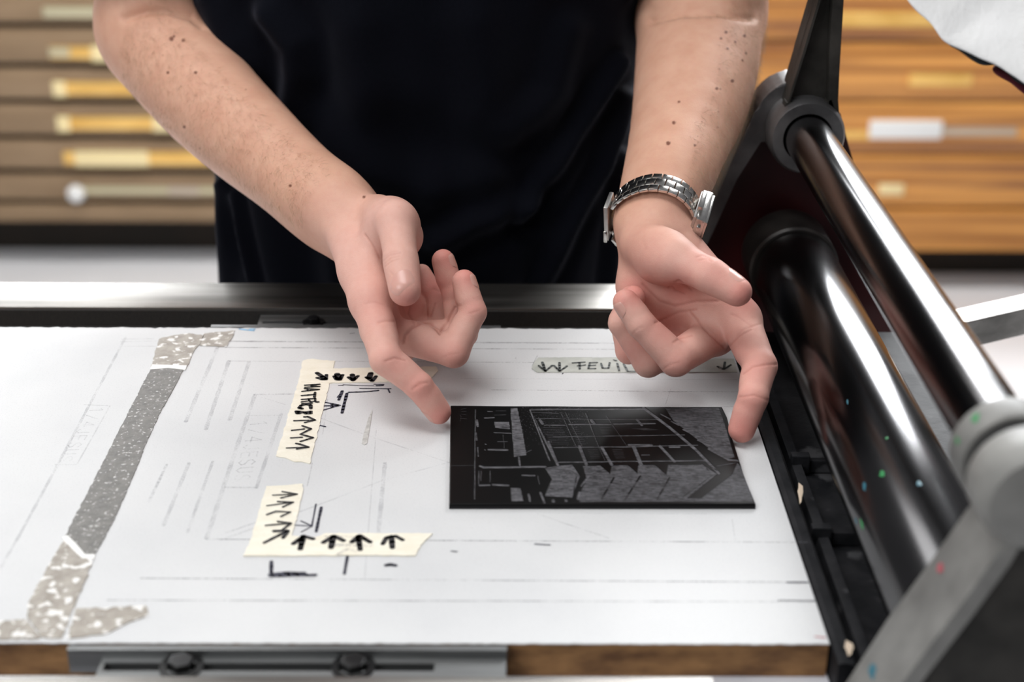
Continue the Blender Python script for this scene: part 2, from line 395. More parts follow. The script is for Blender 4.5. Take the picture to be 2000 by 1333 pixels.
# bed plate, rails, stop bars beside the board
box('bed_plate', (-0.75, 0.158, 0.552, 0.986, -0.032, -0.0195), M['bed'], press)
box('far_rail', (-0.95, 0.170, 0.989, 1.0365, -0.045, 0.0), M['steel'], press, 0.0012)
box('near_rail', (-0.95, 0.098, 0.515, 0.5605, -0.045, -0.0005), M['steel'], press, 0.0012)
box('rail_gap_shade', (-0.94, 0.158, 0.9868, 0.9888, -0.0195, -0.0016), M['pit'], press)  # dark strip over the rail's face, stands in for the gap's shade
box('gap_floor_shade', (-0.94, 0.158, 0.954, 0.9885, -0.0195, -0.014), M['pit'], press)  # dark floor of the gap, its shade put into the colour
box('bed_ledge', (0.1585, 0.330, 0.556, 0.986, -0.050, -0.0165), M['rubber'], press, 0.001)
bm = bmesh.new()
add_prism(bm, [(0.1585, -0.016), (0.1585, -0.0008), (0.1610, 0.0), (0.1660, -0.001), (0.1690, -0.006), (0.1720, -0.016)], 0.570, 0.985)
stopb = bm_obj('stop_bar', bm, M['rubber'], press)
bm = bmesh.new()
add_prism(bm, [(0.1722, -0.016), (0.1735, -0.009), (0.1790, -0.0085), (0.1800, -0.016)], 0.575, 0.985)
bm_obj('stop_bar', bm, M['rubber'], press)
for (px, py) in ((1552, 890), (1592, 1030)):
    p = at_z(px, py, -0.004)
    bm = bmesh.new()
    add_box(bm, p[0] - 0.002, p[0] + 0.009, p[1] - 0.003, p[1] + 0.003, -0.015, -0.0030)
    add_box(bm, p[0] + 0.007, p[0] + 0.028, p[1] - 0.0005, p[1] + 0.004, -0.0160, -0.0075)
    bm_obj('hook', bm, M['rubber'], press, bevel=0.0008)
# spoke of the drive wheel beyond the rollers
pa, pb = at_z(1840, 610, 0.0), at_z(2150, 540, 0.0)
dv = (pb - pa); dv /= np.linalg.norm(dv); nv = np.array([-dv[1], dv[0], 0])
bm = bmesh.new()
vs = []
for z in (-0.022, 0.0):
    for q in (pa, pb):
        for s in (0, 1):
            vs.append(bm.verts.new(tuple(q - nv * 0.0215 * s + np.array([0, 0, z]))))
for f in ((0, 1, 3, 2), (4, 6, 7, 5), (0, 2, 6, 4), (1, 5, 7, 3), (0, 4, 5, 1), (2, 3, 7, 6)):
    bm.faces.new([vs[i] for i in f])
tag(bm_obj('wheel_spoke', bm, M['steel'], press, bevel=0.001), 'bright flat steel bar beyond the rollers')
box('leg_frame', (0.12, 0.47, 0.50, 1.06, FLOOR_Z, -0.30), M['cast'], press)
for yy in (0.66, 0.95):
    box('blanket_post', (0.44, 0.46, yy - 0.01, yy + 0.01, -0.30, 0.206), M['cast'], press, 0.002)
box('blanket_rail', (0.435, 0.465, 0.64, 0.97, 0.206, 0.222), M['far_iron'], press, 0.004)
box('leg_frame', (-0.70, -0.62, 0.52, 1.03, FLOOR_Z, -0.045), M['cast'], press)

# angle brackets that pin the board to the bed, with slotted plates and hex bolts
def bracket(x0, x1, plate, slot_y, bolts, flange, slot, label):
    y0, y1, zt, sh = plate[0], plate[1], -0.0048, slot[2]
    bm = bmesh.new()
    add_box(bm, x0, x1, y0, slot_y - sh, -0.014, zt); add_box(bm, x0, x1, slot_y + sh, y1, -0.014, zt)
    add_box(bm, x0, slot[0], slot_y - sh, slot_y + sh, -0.014, zt); add_box(bm, slot[1], x1, slot_y - sh, slot_y + sh, -0.014, zt)
    add_box(bm, flange[0], flange[1], flange[2], flange[3], -0.014, flange[4])
    br = tag(bm_obj('angle_bracket', bm, M['bracket'], press), label)
    box('slot_shade', (slot[0], slot[1], slot_y - sh - 0.001, slot_y + sh + 0.001, -0.0165, -0.0142), M['pit'], br)  # dark box below the slot, painted shade for its depth
    for (bx, by, r) in bolts:
        bm = bmesh.new()
        n = 24
        ring = [[bm.verts.new((bx + rr_ * math.cos(2 * math.pi * k / n), by + rr_ * math.sin(2 * math.pi * k / n), z)) for k in range(n)]
                for rr_, z in ((r * 1.2, zt), (r * 1.2, zt + 0.0007), (r * 1.75, zt + 0.0007), (r * 1.75, zt))]
        for A_, B_ in zip(ring[:-1], ring[1:]):
            for k in range(n): bm.faces.new((A_[k], A_[(k + 1) % n], B_[(k + 1) % n], B_[k]))
        bm_obj('washer', bm, M['black_bolt'], br)
        bm = bmesh.new()
        add_prism(bm, [(bx + r * math.cos(math.pi / 3 * k + 0.35), by + r * math.sin(math.pi / 3 * k + 0.35)) for k in range(6)], -0.010, zt + 0.0042, 'z')
        bm_obj('hex_bolt', bm, M['black_bolt'], br, bevel=0.0005)
def xz(px, py, z): return float(at_z(px, py, z)[0])
bracket(xz(195, 1300, -0.005), xz(988, 1300, -0.005), (0.5612, 0.5835), 0.5728,
        [(xz(355, 1303, -0.005), 0.5728, 0.0060), (xz(690, 1307, -0.005), 0.5728, 0.0060)],
        (xz(130, 1290, -0.005), xz(990, 1290, -0.005), 0.5805, 0.5845, -0.0008), (xz(200, 1310, -0.005), xz(848, 1310, -0.005), 0.0030),
        'long slotted bracket with two black hex bolts at the near edge')
bracket(xz(508, 620, -0.005), xz(905, 620, -0.005), (0.9545, 0.9866), 0.9735, [(xz(613, 622, -0.003), 0.9735, 0.0046)],
        (xz(412, 638, 0), xz(978, 638, 0), 0.9536, 0.9575, 0.0004), (xz(516, 620, -0.005), xz(900, 620, -0.005), 0.0017),
        'slotted bracket with one hex bolt beside the far rail')

# white cloth-backed blanket hanging into the upper right corner
edge_px = [(1735, -60), (1772, 0), (1795, 25), (1817, 36), (1830, 60), (1842, 80), (1865, 88), (1890, 100), (1920, 116), (1945, 122), (1968, 138), (1985, 150), (2010, 165), (2060, 200), (2120, 245)]
def sheet(name, pts, thick, mat, parent, up, lift, seed):
    rg = np.random.default_rng(seed)
    n, mrow = len(pts), 12
    V = []
    for j in range(mrow):
        f = j / (mrow - 1)
        for i, p in enumerate(pts):
            w = 0.004 * math.sin(i * 1.3 + 5 * f) * f + rg.normal(0, 0.0007)
            V.append(p + up * f + np.array([0, 0, w + lift * math.sin(f * 3.1)]))
    F = [[j * n + i, j * n + i + 1, (j + 1) * n + i + 1, (j + 1) * n + i] for j in range(mrow - 1) for i in range(n - 1)]
    o = mesh_np(name, V, F, mat, parent)
    sm = o.modifiers.new('thickness', 'SOLIDIFY'); sm.thickness = thick; sm.offset = -1
    ss = o.modifiers.new('smooth', 'SUBSURF'); ss.levels = ss.render_levels = 2
    return o
M['felt'] = noisy('white_felt', (0.89, 0.885, 0.87), (0.94, 0.935, 0.925), 30, (0.8, 0.9), bump=0.2, bscale=300, c3=(0.55, 0.53, 0.50), s3=24, t3=0.72)
M['felt_red'] = noisy('dark_red_backing', (0.10, 0.012, 0.02), (0.17, 0.02, 0.035), 30, (0.7, 0.8))
M['felt_black'] = noisy('black_backing', (0.010, 0.014, 0.016), (0.03, 0.036, 0.04), 30, (0.7, 0.8))
bl = tag(empty('press_blanket', tuple(at_depth(1990, 60, 800))), 'torn-edged white press blanket with black and red backing in the upper right corner', 'blanket')
p_top = [at_depth(x, y, 800) for x, y in edge_px]
sheet('felt_top', p_top, 0.004, M['felt'], bl, np.array([0.20, 0.16, 0.05]), 0.010, 1)
p_mid = [at_depth(x + 1, y + 8 + 5 * math.sin(i * 1.9), 806) for i, (x, y) in enumerate(edge_px) if i > 4]
sheet('black_layer', p_mid, 0.002, M['felt_black'], bl, np.array([0.20, 0.16, 0.045]), 0.008, 2)
p_red = [at_depth(x + 6, y + 17 + 0.10 * max(0, x - 1900), 812) for (x, y) in edge_px if x > 1900]
sheet('red_layer', p_red, 0.002, M['felt_red'], bl, np.array([0.20, 0.16, 0.03]), 0.006, 3)

# ------------------------------------------------------------------ the registration board
board = tag(empty('registration_board', (-0.25, 0.769, -0.0195)), 'white registration board with taped corner guides and chipboard edge on the press bed', 'board')
BX0, BX1, BY0, BY1 = -0.62, 0.1572, 0.5850, 0.9530
box('core', (BX0, BX1 - 0.0003, BY0 + 0.0004, BY1 - 0.0004, -0.0194, -0.0006), M['chipboard'], board)
nx = 260
top, bot = [], []
for i in range(nx + 1):
    x = BX0 + (BX1 - BX0) * i / nx
    top.append((x, BY1 + (rng.normal(0, 0.00045) if 0 < i < nx else 0)))
    bot.append((x, BY0 + (rng.normal(0, 0.00018) if 0 < i < nx else 0)))
SV, SF = [], []
for (xa, ya), (xb, yb) in zip(bot, top):
    SV += [(xa, ya, 0.0), (xb, yb, 0.0), (xa, ya, -0.0006), (xb, yb, -0.0006)]
for i in range(nx):
    k = 4 * i
    SF += [(k, k + 4, k + 5, k + 1), (k + 2, k + 6, k + 4, k), (k + 1, k + 5, k + 7, k + 3)]
SF += [(0, 1, 3, 2), (4 * nx, 4 * nx + 2, 4 * nx + 3, 4 * nx + 1)]
mesh_np('white_sheet', SV, SF, M['paper'], board, smooth=False)

ZT = 0.00045
def tape(name, pts, mat, parent=board, z=ZT, jag=0.0):
    P = [at_z(x, y, z)[:2] for x, y in pts]
    if jag:
        Q = []
        for a, b_ in zip(P, P[1:] + P[:1]):
            n = max(1, int(np.linalg.norm(b_ - a) / 0.0025))
            for k in range(n):
                q = a + (b_ - a) * k / n
                Q.append(q + (rng.normal(0, jag, 2) if k else 0))
        P = Q
    bm = bmesh.new()
    add_prism(bm, [tuple(p) for p in P], 0.00003, z, 'z')
    bmesh.ops.triangulate(bm, faces=[f for f in bm.faces if len(f.verts) > 4])
    return bm_obj(name, bm, mat, parent)
def strokes(name, items, mat, parent, z, off=(0, 0), scale=1.0):
    if name in ('pencil_lines', 'ink_mark', 'blue_mark', 'tape_outline', 'tape_faint_marks') and len(items) > 1:
        return [strokes(name, [it], mat, parent, z + 0.000004 * (k % 9), off, scale) for k, it in enumerate(items)][0]
    name = {'pencil_lines': 'pencil_line', 'tape_faint_marks': 'tape_mark'}.get(name, name)
    """items: list of (points, width in mm); flat ribbons with round joints at height z."""
    V, Fc = [], []
    for pts, w in items:
        P = [at_z(off[0] + x / scale, off[1] + y / scale, z)[:2] for x, y in pts]
        # resample with a little hand wobble
        R = [P[0]]
        for a, b_ in zip(P[:-1], P[1:]):
            L_ = np.linalg.norm(b_ - a); n = max(1, int(L_ / 0.004))
            for k in range(1, n + 1): R.append(a + (b_ - a) * k / n)
        h = w * 0.0005
        for k, (a, b_) in enumerate(zip(R[:-1], R[1:])):
            d = b_ - a; l_ = np.linalg.norm(d)
            if l_ < 1e-7: d, l_ = np.array([1e-5, 0]), 1e-5
            nrm = np.array([-d[1], d[0]]) / l_ * h
            hw = (1 + 0.12 * math.sin(k * 1.7), 1 + 0.12 * math.sin((k + 1) * 1.7))
            i0 = len(V)
            for q, s in ((a, hw[0]), (b_, hw[1])):
                V.append((*(q + nrm * s), z)); V.append((*(q - nrm * s), z))
            Fc.append((i0, i0 + 1, i0 + 3, i0 + 2))
        if w >= 0.6:
            for q in R[::1] if len(R) < 12 else (R[0], R[-1]):
                i0 = len(V)
                for k in range(10): V.append((q[0] + h * math.cos(k * 0.628), q[1] + h * math.sin(k * 0.628), z))
                Fc.append(tuple(range(i0, i0 + 10)))
    return mesh_np(name, V, Fc, mat, parent, smooth=False)
# worn grey tape
tg = tape('grey_tape', [(295, 719), (359, 721), (344, 750), (311, 809), (287, 862), (262, 925), (232, 994), (207, 1045), (183, 1086), (163, 1084), (145, 1066), (125, 1051), (168, 968), (211, 883), (255, 797)], M['tape_grey'], jag=0.00022)
tag(tg, 'long worn grey tape strip across the board')
tape('tape_edge', [(297, 712), (365, 714), (362, 723), (330, 719), (293, 722)], M['tape_edge'], z=0.0006)
tape('tape_edge', [(120, 1050), (132, 1046), (150, 1064), (166, 1083), (186, 1083), (184, 1092), (160, 1091), (140, 1072)], M['tape_edge'], z=0.0006)
for pts in ([(311, 662), (340, 655), (369, 651), (398, 656), (391, 672), (380, 683), (372, 700), (364, 717), (330, 715), (295, 717), (302, 690)],
            [(398, 651), (459, 646), (452, 662), (443, 677), (390, 675)],
            [(124, 1055), (150, 1070), (182, 1089), (179, 1105), (166, 1135), (153, 1163), (142, 1189), (121, 1247), (84, 1245), (66, 1225), (53, 1205), (55, 1178), (90, 1112)],
            [(148, 1189), (220, 1186), (285, 1184), (290, 1202), (253, 1215), (228, 1228), (211, 1237), (132, 1248)],
            [(-90, 1212), (0, 1213), (50, 1210), (66, 1228), (79, 1247), (0, 1250), (-90, 1249)]):
    tape('scuffed_tape', pts, M['tape_scuffed'], jag=0.00035)
# cream masking tape with its marker writing
t1 = tape('masking_tape', [(591, 705), (600, 702), (610, 701), (632, 704), (654, 705), (651, 720), (644, 747), (632, 795), (619, 850), (605, 906), (590, 902), (575, 902), (556, 894), (539, 891), (560, 820), (574, 775), (585, 737)], M['tape_cream'], z=0.0005, jag=0.0002)
t2 = tape('masking_tape', [(594, 722), (651, 720), (750, 718), (852, 716), (856, 724), (836, 744), (732, 746), (644, 748), (588, 746)], M['tape_cream'], z=0.0007, jag=0.0002)
t3 = tape('masking_tape', [(520, 950), (560, 948), (591, 945), (592, 960), (583, 1000), (570, 1045), (560, 1080), (482, 1078), (500, 1020)], M['tape_cream'], z=0.0005, jag=0.0002)
t4 = tape('masking_tape', [(490, 1060), (530, 1052), (572, 1047), (615, 1050), (635, 1042), (740, 1042), (845, 1042), (822, 1065), (812, 1085), (640, 1085), (475, 1086), (482, 1070)], M['tape_cream'], z=0.0007, jag=0.0002)
t5 = tape('clear_tape', [(1051, 699), (1130, 698), (1211, 699), (1320, 700), (1434, 701), (1440, 727), (1250, 727), (1049, 727), (1039, 720), (1041, 712)], M['tape_clear'], z=0.0005, jag=0.00015)
O1 = dict(off=(560, 690), scale=6.346)
ZI = 0.00085
W1 = [([(225, 398), (408, 384)], 1.5), ([(405, 386), (300, 404), (405, 414)], 1.3), ([(225, 424), (408, 412)], 1.4),
      ([(190, 474), (400, 450)], 1.4), ([(222, 440), (400, 450)], 1.4), ([(255, 440), (258, 465)], 1.2),
      ([(185, 526), (350, 512)], 1.6), ([(352, 488), (342, 546)], 1.7),
      ([(185, 574), (352, 562)], 1.6), ([(352, 562), (352, 596), (290, 602), (275, 575)], 1.4), ([(275, 590), (182, 606)], 1.3),
      ([(192, 628), (310, 618)], 1.7), ([(362, 606), (394, 604)], 1.5),
      ([(298, 684), (296, 644), (240, 634), (176, 648), (152, 680), (190, 688)], 2.3),
      ([(300, 724), (220, 736), (150, 724), (116, 722), (128, 746), (160, 744)], 2.3), ([(236, 748), (300, 744)], 2.3),
      ([(90, 838), (350, 829)], 1.3), ([(216, 792), (262, 788), (350, 829), (226, 860)], 1.6),
      ([(62, 958), (215, 940)], 1.4), ([(195, 902), (300, 938), (172, 1005), (325, 1048), (172, 1094)], 1.6), ([(50, 1052), (190, 1042)], 1.3),
      ([(0, 1176), (270, 1165)], 1.3), ([(116, 1120), (160, 1128), (270, 1165), (126, 1188)], 1.6)]
tag(t1, 'cream tape with the marker word MATRICE and arrows')
def written(groups, W, mat, par, **kw):
    for k, g in enumerate(groups):
        strokes('letter' if g[0] == 'l' else 'arrow', [W[i] for i in g[1:]], mat, par, ZI + 0.000003 * (k % 5), **kw)
written([('l', 0, 1, 2), ('l', 3, 4, 5), ('l', 6, 7), ('l', 8, 9, 10), ('l', 11, 12), ('l', 13), ('l', 14, 15), ('a', 16, 17), ('a', 18, 19), ('a', 20), ('a', 21, 22)], W1, M['ink'], t1, **O1)
W2 = [([(375, 246), (440, 292), (480, 320)], 3.2), ([(378, 306), (440, 326), (488, 326), (492, 270)], 2.6),
      ([(625, 262), (645, 318)], 4.2), ([(592, 288), (620, 326), (660, 330), (690, 272)], 3.0),
      ([(812, 268), (826, 326)], 3.6), ([(765, 300), (822, 340), (882, 284)], 2.6),
      ([(1042, 250), (1020, 312)], 3.8), ([(988, 300), (1060, 346), (1106, 288)], 2.8)]
for k in range(0, 8, 2): strokes('arrow', W2[k:k + 2], M['ink'], t2, ZI, **O1)
O3 = dict(off=(400, 900), scale=4.0)
W3 = [([(530, 270), (720, 262)], 0.9), ([(605, 242), (720, 262), (595, 292)], 1.1), ([(485, 352), (690, 325)], 0.9), ([(570, 320), (690, 325), (610, 362)], 1.2),
      ([(485, 422), (555, 396), (668, 402), (595, 436)], 1.2), ([(475, 506), (670, 490)], 1.1), ([(570, 475), (672, 490), (606, 540)], 1.3),
      ([(465, 642), (640, 552)], 1.8), ([(540, 550), (648, 548), (612, 604)], 2.0)]
for ks in ((0, 1), (2, 3), (4,), (5, 6), (7, 8)): strokes('arrow', [(W3[k][0], W3[k][1] * 1.15) for k in ks], M['ink'], t3, ZI, **O3)
W4 = [([(768, 592), (746, 690)], 2.6), ([(692, 650), (772, 592), (845, 612)], 2.2), ([(1004, 592), (986, 680)], 2.5), ([(926, 640), (1006, 590), (1084, 625)], 2.2),
      ([(1198, 592), (1214, 695)], 2.4), ([(1150, 636), (1208, 588), (1290, 636)], 2.4), ([(1458, 592), (1465, 680)], 2.3), ([(1390, 652), (1420, 602), (1490, 590), (1545, 620)], 2.0)]
for k in range(0, 8, 2): strokes('arrow', [(p_, w_ * 1.3) for p_, w_ in W4[k:k + 2]], M['ink'], t4, ZI, **O3)
tag(strokes('tape_faint_marks', [([(940, 592), (1110, 594), (1180, 600)], 1.6), ([(1000, 660), (1300, 664)], 3.0), ([(1040, 735), (1110, 690), (1180, 710)], 2.4)], M['pencil_faint'], t4, 0.00078, **O3), 'faint grey marks under the tape')  # faint grey strokes drawn over the tape
O5 = dict(off=(1020, 680), scale=4.545)
W5 = [([(178, 126), (205, 204)], 1.9), ([(145, 155), (205, 206), (265, 154)], 1.5), ([(330, 130), (332, 204)], 1.7), ([(280, 154), (332, 206), (396, 160)], 1.5),
      ([(445, 132), (556, 124)], 1.3), ([(508, 132), (510, 186)], 1.5), ([(490, 158), (560, 150)], 1.2), ([(600, 130), (586, 182), (650, 182)], 1.3),
      ([(600, 130), (666, 128)], 1.3), ([(592, 156), (650, 152)], 1.2), ([(700, 136), (712, 178), (766, 178), (776, 130)], 1.4),
      ([(843, 136), (860, 200)], 1.5), ([(812, 106), (836, 112)], 1.3), ([(900, 140), (936, 206), (1012, 206)], 1.4), ([(1090, 140), (1120, 205), (1180, 205)], 1.4),
      ([(1800, 125), (1790, 182)], 1.6), ([(1736, 164), (1790, 188), (1852, 150)], 1.6)]
tag(t5, 'clear grey tape with the marker letters FEUIL and arrows')
written([('a', 0, 1), ('a', 2, 3), ('l', 4, 5, 6), ('l', 7, 8, 9), ('l', 10), ('l', 11, 12), ('l', 13), ('l', 14), ('a', 15, 16)], W5, M['ink_grey'], t5, **O5)
strokes('tape_outline', [([(135, 68), (84, 165), (90, 200)], 0.5), ([(140, 84), (860, 84)], 0.35)], M['pencil'], t5, 0.0006, **O5)
# loose ink marks on the sheet itself
ZM = 0.00018
strokes('ink_mark', [([(640, 402), (700, 400)], 0.6), ([(700, 392), (880, 402), (1080, 405)], 0.7), ([(905, 438), (1290, 442)], 0.9), ([(770, 486), (960, 480), (1135, 464)], 1.5),
                     ([(1085, 385), (1200, 390)], 1.3), ([(1112, 405), (1192, 400)], 1.4), ([(1258, 448), (1276, 490)], 1.0), ([(688, 470), (645, 580)], 2.0),
                     ([(690, 480), (630, 548)], 1.2), ([(746, 500), (715, 620), (685, 742)], 2.0), ([(480, 610), (660, 648), (455, 706)], 1.3), ([(470, 655), (660, 648)], 1.4), ([(560, 632), (640, 648), (560, 664)], 2.4),
                     ([(405, 895), (478, 912)], 1.2)], M['ink_blue'], board, ZM, **O1)
strokes('ink_mark', [([(700, 505), (840, 512)], 0.8), ([(750, 472), (840, 512), (755, 558)], 0.9), ([(868, 340), (836, 510)], 0.9), ([(910, 365), (870, 555)], 1.7),
                     ([(520, 790), (518, 905)], 2.0), ([(518, 894), (640, 884), (770, 884)], 3.6), ([(520, 902), (865, 895)], 2.2), ([(1115, 745), (1090, 885)], 1.6),
                     ([(1415, 818), (1450, 812), (1490, 820)], 2.4), ([(1925, 708), (1970, 712)], 0.9)], M['ink_blue'], board, ZM, **O3)
strokes('ink_mark', [([(1045, 1063), (1074, 1065)], 1.0), ([(1538, 1138), (1577, 1138)], 1.2), ([(1520, 1173), (1592, 1174)], 0.6), ([(683, 652), (693, 651)], 0.5), ([(1098, 731), (1100, 729)], 0.6), ([(1006, 700), (1008, 700)], 0.5)], M['ink_blue'], board, ZM)
tag(strokes('blue_mark', [([(468, 643), (484, 645), (496, 646)], 1.4), ([(488, 643), (498, 643)], 1.2)], M['blue_bright'], board, ZM), 'small bright blue paint mark')
tag(strokes('red_mark', [([(1592, 1244), (1612, 1246)], 0.9)], M['rose_paint'], board, ZM), 'small red mark in the corner')
bm = bmesh.new()
gp = [at_z(560 + x / 6.346, 690 + y / 6.346, ZM)[:2] for x, y in [(1055, 710), (1060, 730), (1025, 960), (995, 1125), (962, 1142), (930, 1125), (952, 1010), (985, 900), (1010, 810)]]
add_prism(bm, [tuple(p) for p in gp], 0.00003, 0.0003, 'z')
M['glue'] = noisy('dry_grey_glue', (0.42, 0.42, 0.40), (0.60, 0.60, 0.57), 300, (0.3, 0.4))
tag(bm_obj('glue_smear', bm, M['glue'], board), 'tapering smear of dry grey glue')
# pencil construction lines
ZP = 0.0001
strokes('pencil_lines', [([(445, 667), (1445, 672)], 1.5), ([(440, 679), (1445, 684)], 0.9), ([(640, 706), (1440, 711)], 0.6), ([(960, 762), (1445, 766)], 0.7)], M['pencil'], board, ZP)
strokes('pencil_lines', [([(410, 1054), (1575, 1060)], 0.8), ([(275, 1130), (1580, 1138)], 0.8), ([(210, 1173), (1595, 1176)], 0.8), ([(1000, 795), (1445, 795)], 0.4)], M['pencil'], board, ZP)
strokes('pencil_lines', [([(752, 905), (738, 1052)], 2.4), ([(735, 840), (712, 1130)], 0.5), ([(620, 815), (720, 852), (880, 905)], 0.9), ([(880, 903), (750, 938), (600, 995), (430, 1056)], 0.8), ([(1050, 1004), (1100, 1022), (1190, 1052)], 0.9),
                         ([(900, 740), (1440, 742)], 0.5), ([(610, 905), (600, 950)], 0.6), ([(1310, 760), (1300, 790)], 0.5), ([(640, 780), (630, 850)], 0.5),
                         ([(1430, 1015), (1436, 1060)], 0.5), ([(1055, 1003), (1380, 1004)], 0.5)], M['pencil_faint'], board, ZP)
O6 = dict(off=(240, 680), scale=3.333)
FL = [([(860, 303), (1130, 300)], 1.6), ([(860, 305), (770, 560), (660, 890), (545, 1240)], 2.6), ([(1030, 430), (870, 910)], 2.2), ([(665, 908), (870, 910)], 1.4), ([(820, 440), (1030, 440)], 0.8),
      ([(545, 1245), (850, 1247)], 1.2), ([(670, 1205), (870, 1135)], 0.8), ([(690, 85), (1150, 90)], 1.2), ([(690, 85), (540, 530)], 2.6), ([(822, 90), (695, 470)], 2.6),
      ([(615, 0), (410, 480)], 2.6), ([(585, 740), (420, 1200)], 1.8), ([(430, 750), (265, 1155)], 2.2), ([(285, 760), (170, 1000)], 1.8), ([(0, -10), (600, -12)], 0.7), ([(900, 320), (1060, 370)], 0.6)]
strokes('pencil_lines', FL, M['pencil_faint'], board, ZP, **O6)
strokes('pencil_lines', [([(245, 660), (170, 800), (100, 932), (40, 1042), (0, 1112)], 1.8), ([(165, 791), (215, 793), (150, 908), (108, 908)], 0.9), ([(238, 663), (300, 662)], 0.8), ([(235, 668), (420, 664)], 0.6)], M['pencil_faint'], board, ZP)
GLY = {'1': [[(.5, 0), (.5, 1), (.2, .8)]], '/': [[(.1, 0), (.9, 1)]], '4': [[(.7, 0), (.7, 1), (.1, .35), (.95, .35)]], 'J': [[(.8, 1), (.8, .2), (.5, 0), (.15, .2)]],
       'E': [[(.9, 1), (.1, 1), (.1, 0), (.9, 0)], [(.1, .5), (.75, .5)]], 'S': [[(.9, .85), (.5, 1), (.1, .8), (.2, .55), (.8, .4), (.9, .2), (.5, 0), (.1, .15)]],
       'U': [[(.1, 1), (.1, .2), (.5, 0), (.9, .2), (.9, 1)]], 'M': [[(.1, 0), (.1, 1), (.5, .4), (.9, 1), (.9, 0)]], 'A': [[(.05, 0), (.5, 1), (.95, 0)], [(.25, .4), (.75, .4)]],
       'R': [[(.1, 0), (.1, 1), (.8, .9), (.8, .6), (.1, .5), (.9, 0)]], 'I': [[(.5, 0), (.5, 1)]]}
def text_strokes(s, org, adv, up, w):
    out = []
    for k, ch in enumerate(s):
        for g in GLY.get(ch, []):
            out.append(([(org[0] + adv[0] * (k + 0.75 * a) + up[0] * h, org[1] + adv[1] * (k + 0.75 * a) + up[1] * h) for a, h in g], w))
    return out
strokes('pencil_note', text_strokes('1/4JESUS', (835, 480), (-15, 50), (105, -8), 0.9), M['pencil_faint'], board, ZP, **O6)
strokes('pencil_note', text_strokes('1/4JESUS', (178, 797), (-8.4, 13.6), (26, -1), 0.8), M['pencil_faint'], board, ZP)

# ------------------------------------------------------------------ the linocut block
ZL = 0.0034
NC, NR = 500, 340
rx = [(1410, 795), (1420, 815), (1429, 852), (1441, 890), (1452, 925), (1464, 955), (1476, 985)]
def right_x(v):
    ys = [p[1] for p in rx]; xs = [p[0] for p in rx]
    return np.interp(795 + v * 190, ys, xs)
vv = np.linspace(0, 1, NR); uu = np.linspace(0, 1, NC)
PX = np.zeros((NR, NC)); PY = np.zeros((NR, NC))
for j, v in enumerate(vv):
    xl, xr = 880 - 3 * v, right_x(v)
    PX[j] = xl + (xr - xl) * uu
    PY[j] = (792 + 193 * v) + 3 * uu * (1 - v)
qz = c_fwd[None, None] + (PX[..., None] - 1000) / FPX * c_right + (666.5 - PY[..., None]) / FPX * c_up
tt = (ZL - CAM_H) / qz[..., 2]
WP = CAM + qz * tt[..., None]
carve = np.zeros((NR, NC)); 
zx, zy = (PX - 860) * 3.125, (PY - 770) * 3.125
def cut_line(pts, w, s=1.0):
    global carve
    for (a, b_) in zip(pts[:-1], pts[1:]):
        dx, dy = b_[0] - a[0], b_[1] - a[1]
        t_ = np.clip(((zx - a[0]) * dx + (zy - a[1]) * dy) / max(1e-6, dx * dx + dy * dy), 0, 1)
        dd = np.hypot(zx - a[0] - t_ * dx, (zy - a[1] - t_ * dy) * 1.25)
        carve = np.maximum(carve, s * np.clip((w * 0.5 + 1.2 - dd) / 2.4, 0, 1))
def cut_poly(pts, s=0.75):
    global carve
    inside = np.zeros(zx.shape, bool)
    n = len(pts)
    for i in range(n):
        x0, y0 = pts[i]; x1, y1 = pts[(i + 1) % n]
        c = ((y0 > zy) != (y1 > zy)) & (zx < (x1 - x0) * (zy - y0) / (y1 - y0 + 1e-9) + x0)
        inside ^= c
    carve = np.maximum(carve, s * inside)
P_ = cut_poly
P_([(1372, 84), (1700, 84), (1740, 200), (1795, 385), (1760, 395), (1640, 330), (1520, 240), (1420, 160)], 0.55)
P_([(640, 452), (700, 440), (805, 430), (852, 500), (805, 632), (640, 622), (682, 520)], 0.7)
P_([(872, 438), (1600, 430), (1690, 490), (1500, 640), (836, 646), (892, 520)], 0.58)
for tri in ([(955, 418), (1050, 418), (1036, 488)], [(1125, 418), (1212, 418), (1203, 486)], [(1290, 418), (1396, 418), (1382, 494)], [(1440, 412), (1600, 410), (1590, 432), (1450, 434)]):
    keep_ = carve.copy(); carve = np.zeros((NR, NC)); P_(tri, 1.0); carve = keep_ * (1 - carve)
P_([(1600, 632), (1782, 492), (1812, 420), (1862, 470), (1905, 640), (1560, 655)], 0.62)
P_([(850, 636), (1905, 636), (1910, 654), (850, 660)], 0.5)
P_([(430, 86), (470, 84), (500, 220), (526, 372), (452, 384), (440, 240)], 0.8)
P_([(330, 168), (420, 170), (426, 216), (336, 206)], 0.8)
P_([(430, 572), (490, 575), (506, 652), (436, 656)], 0.75)
cl = cut_line
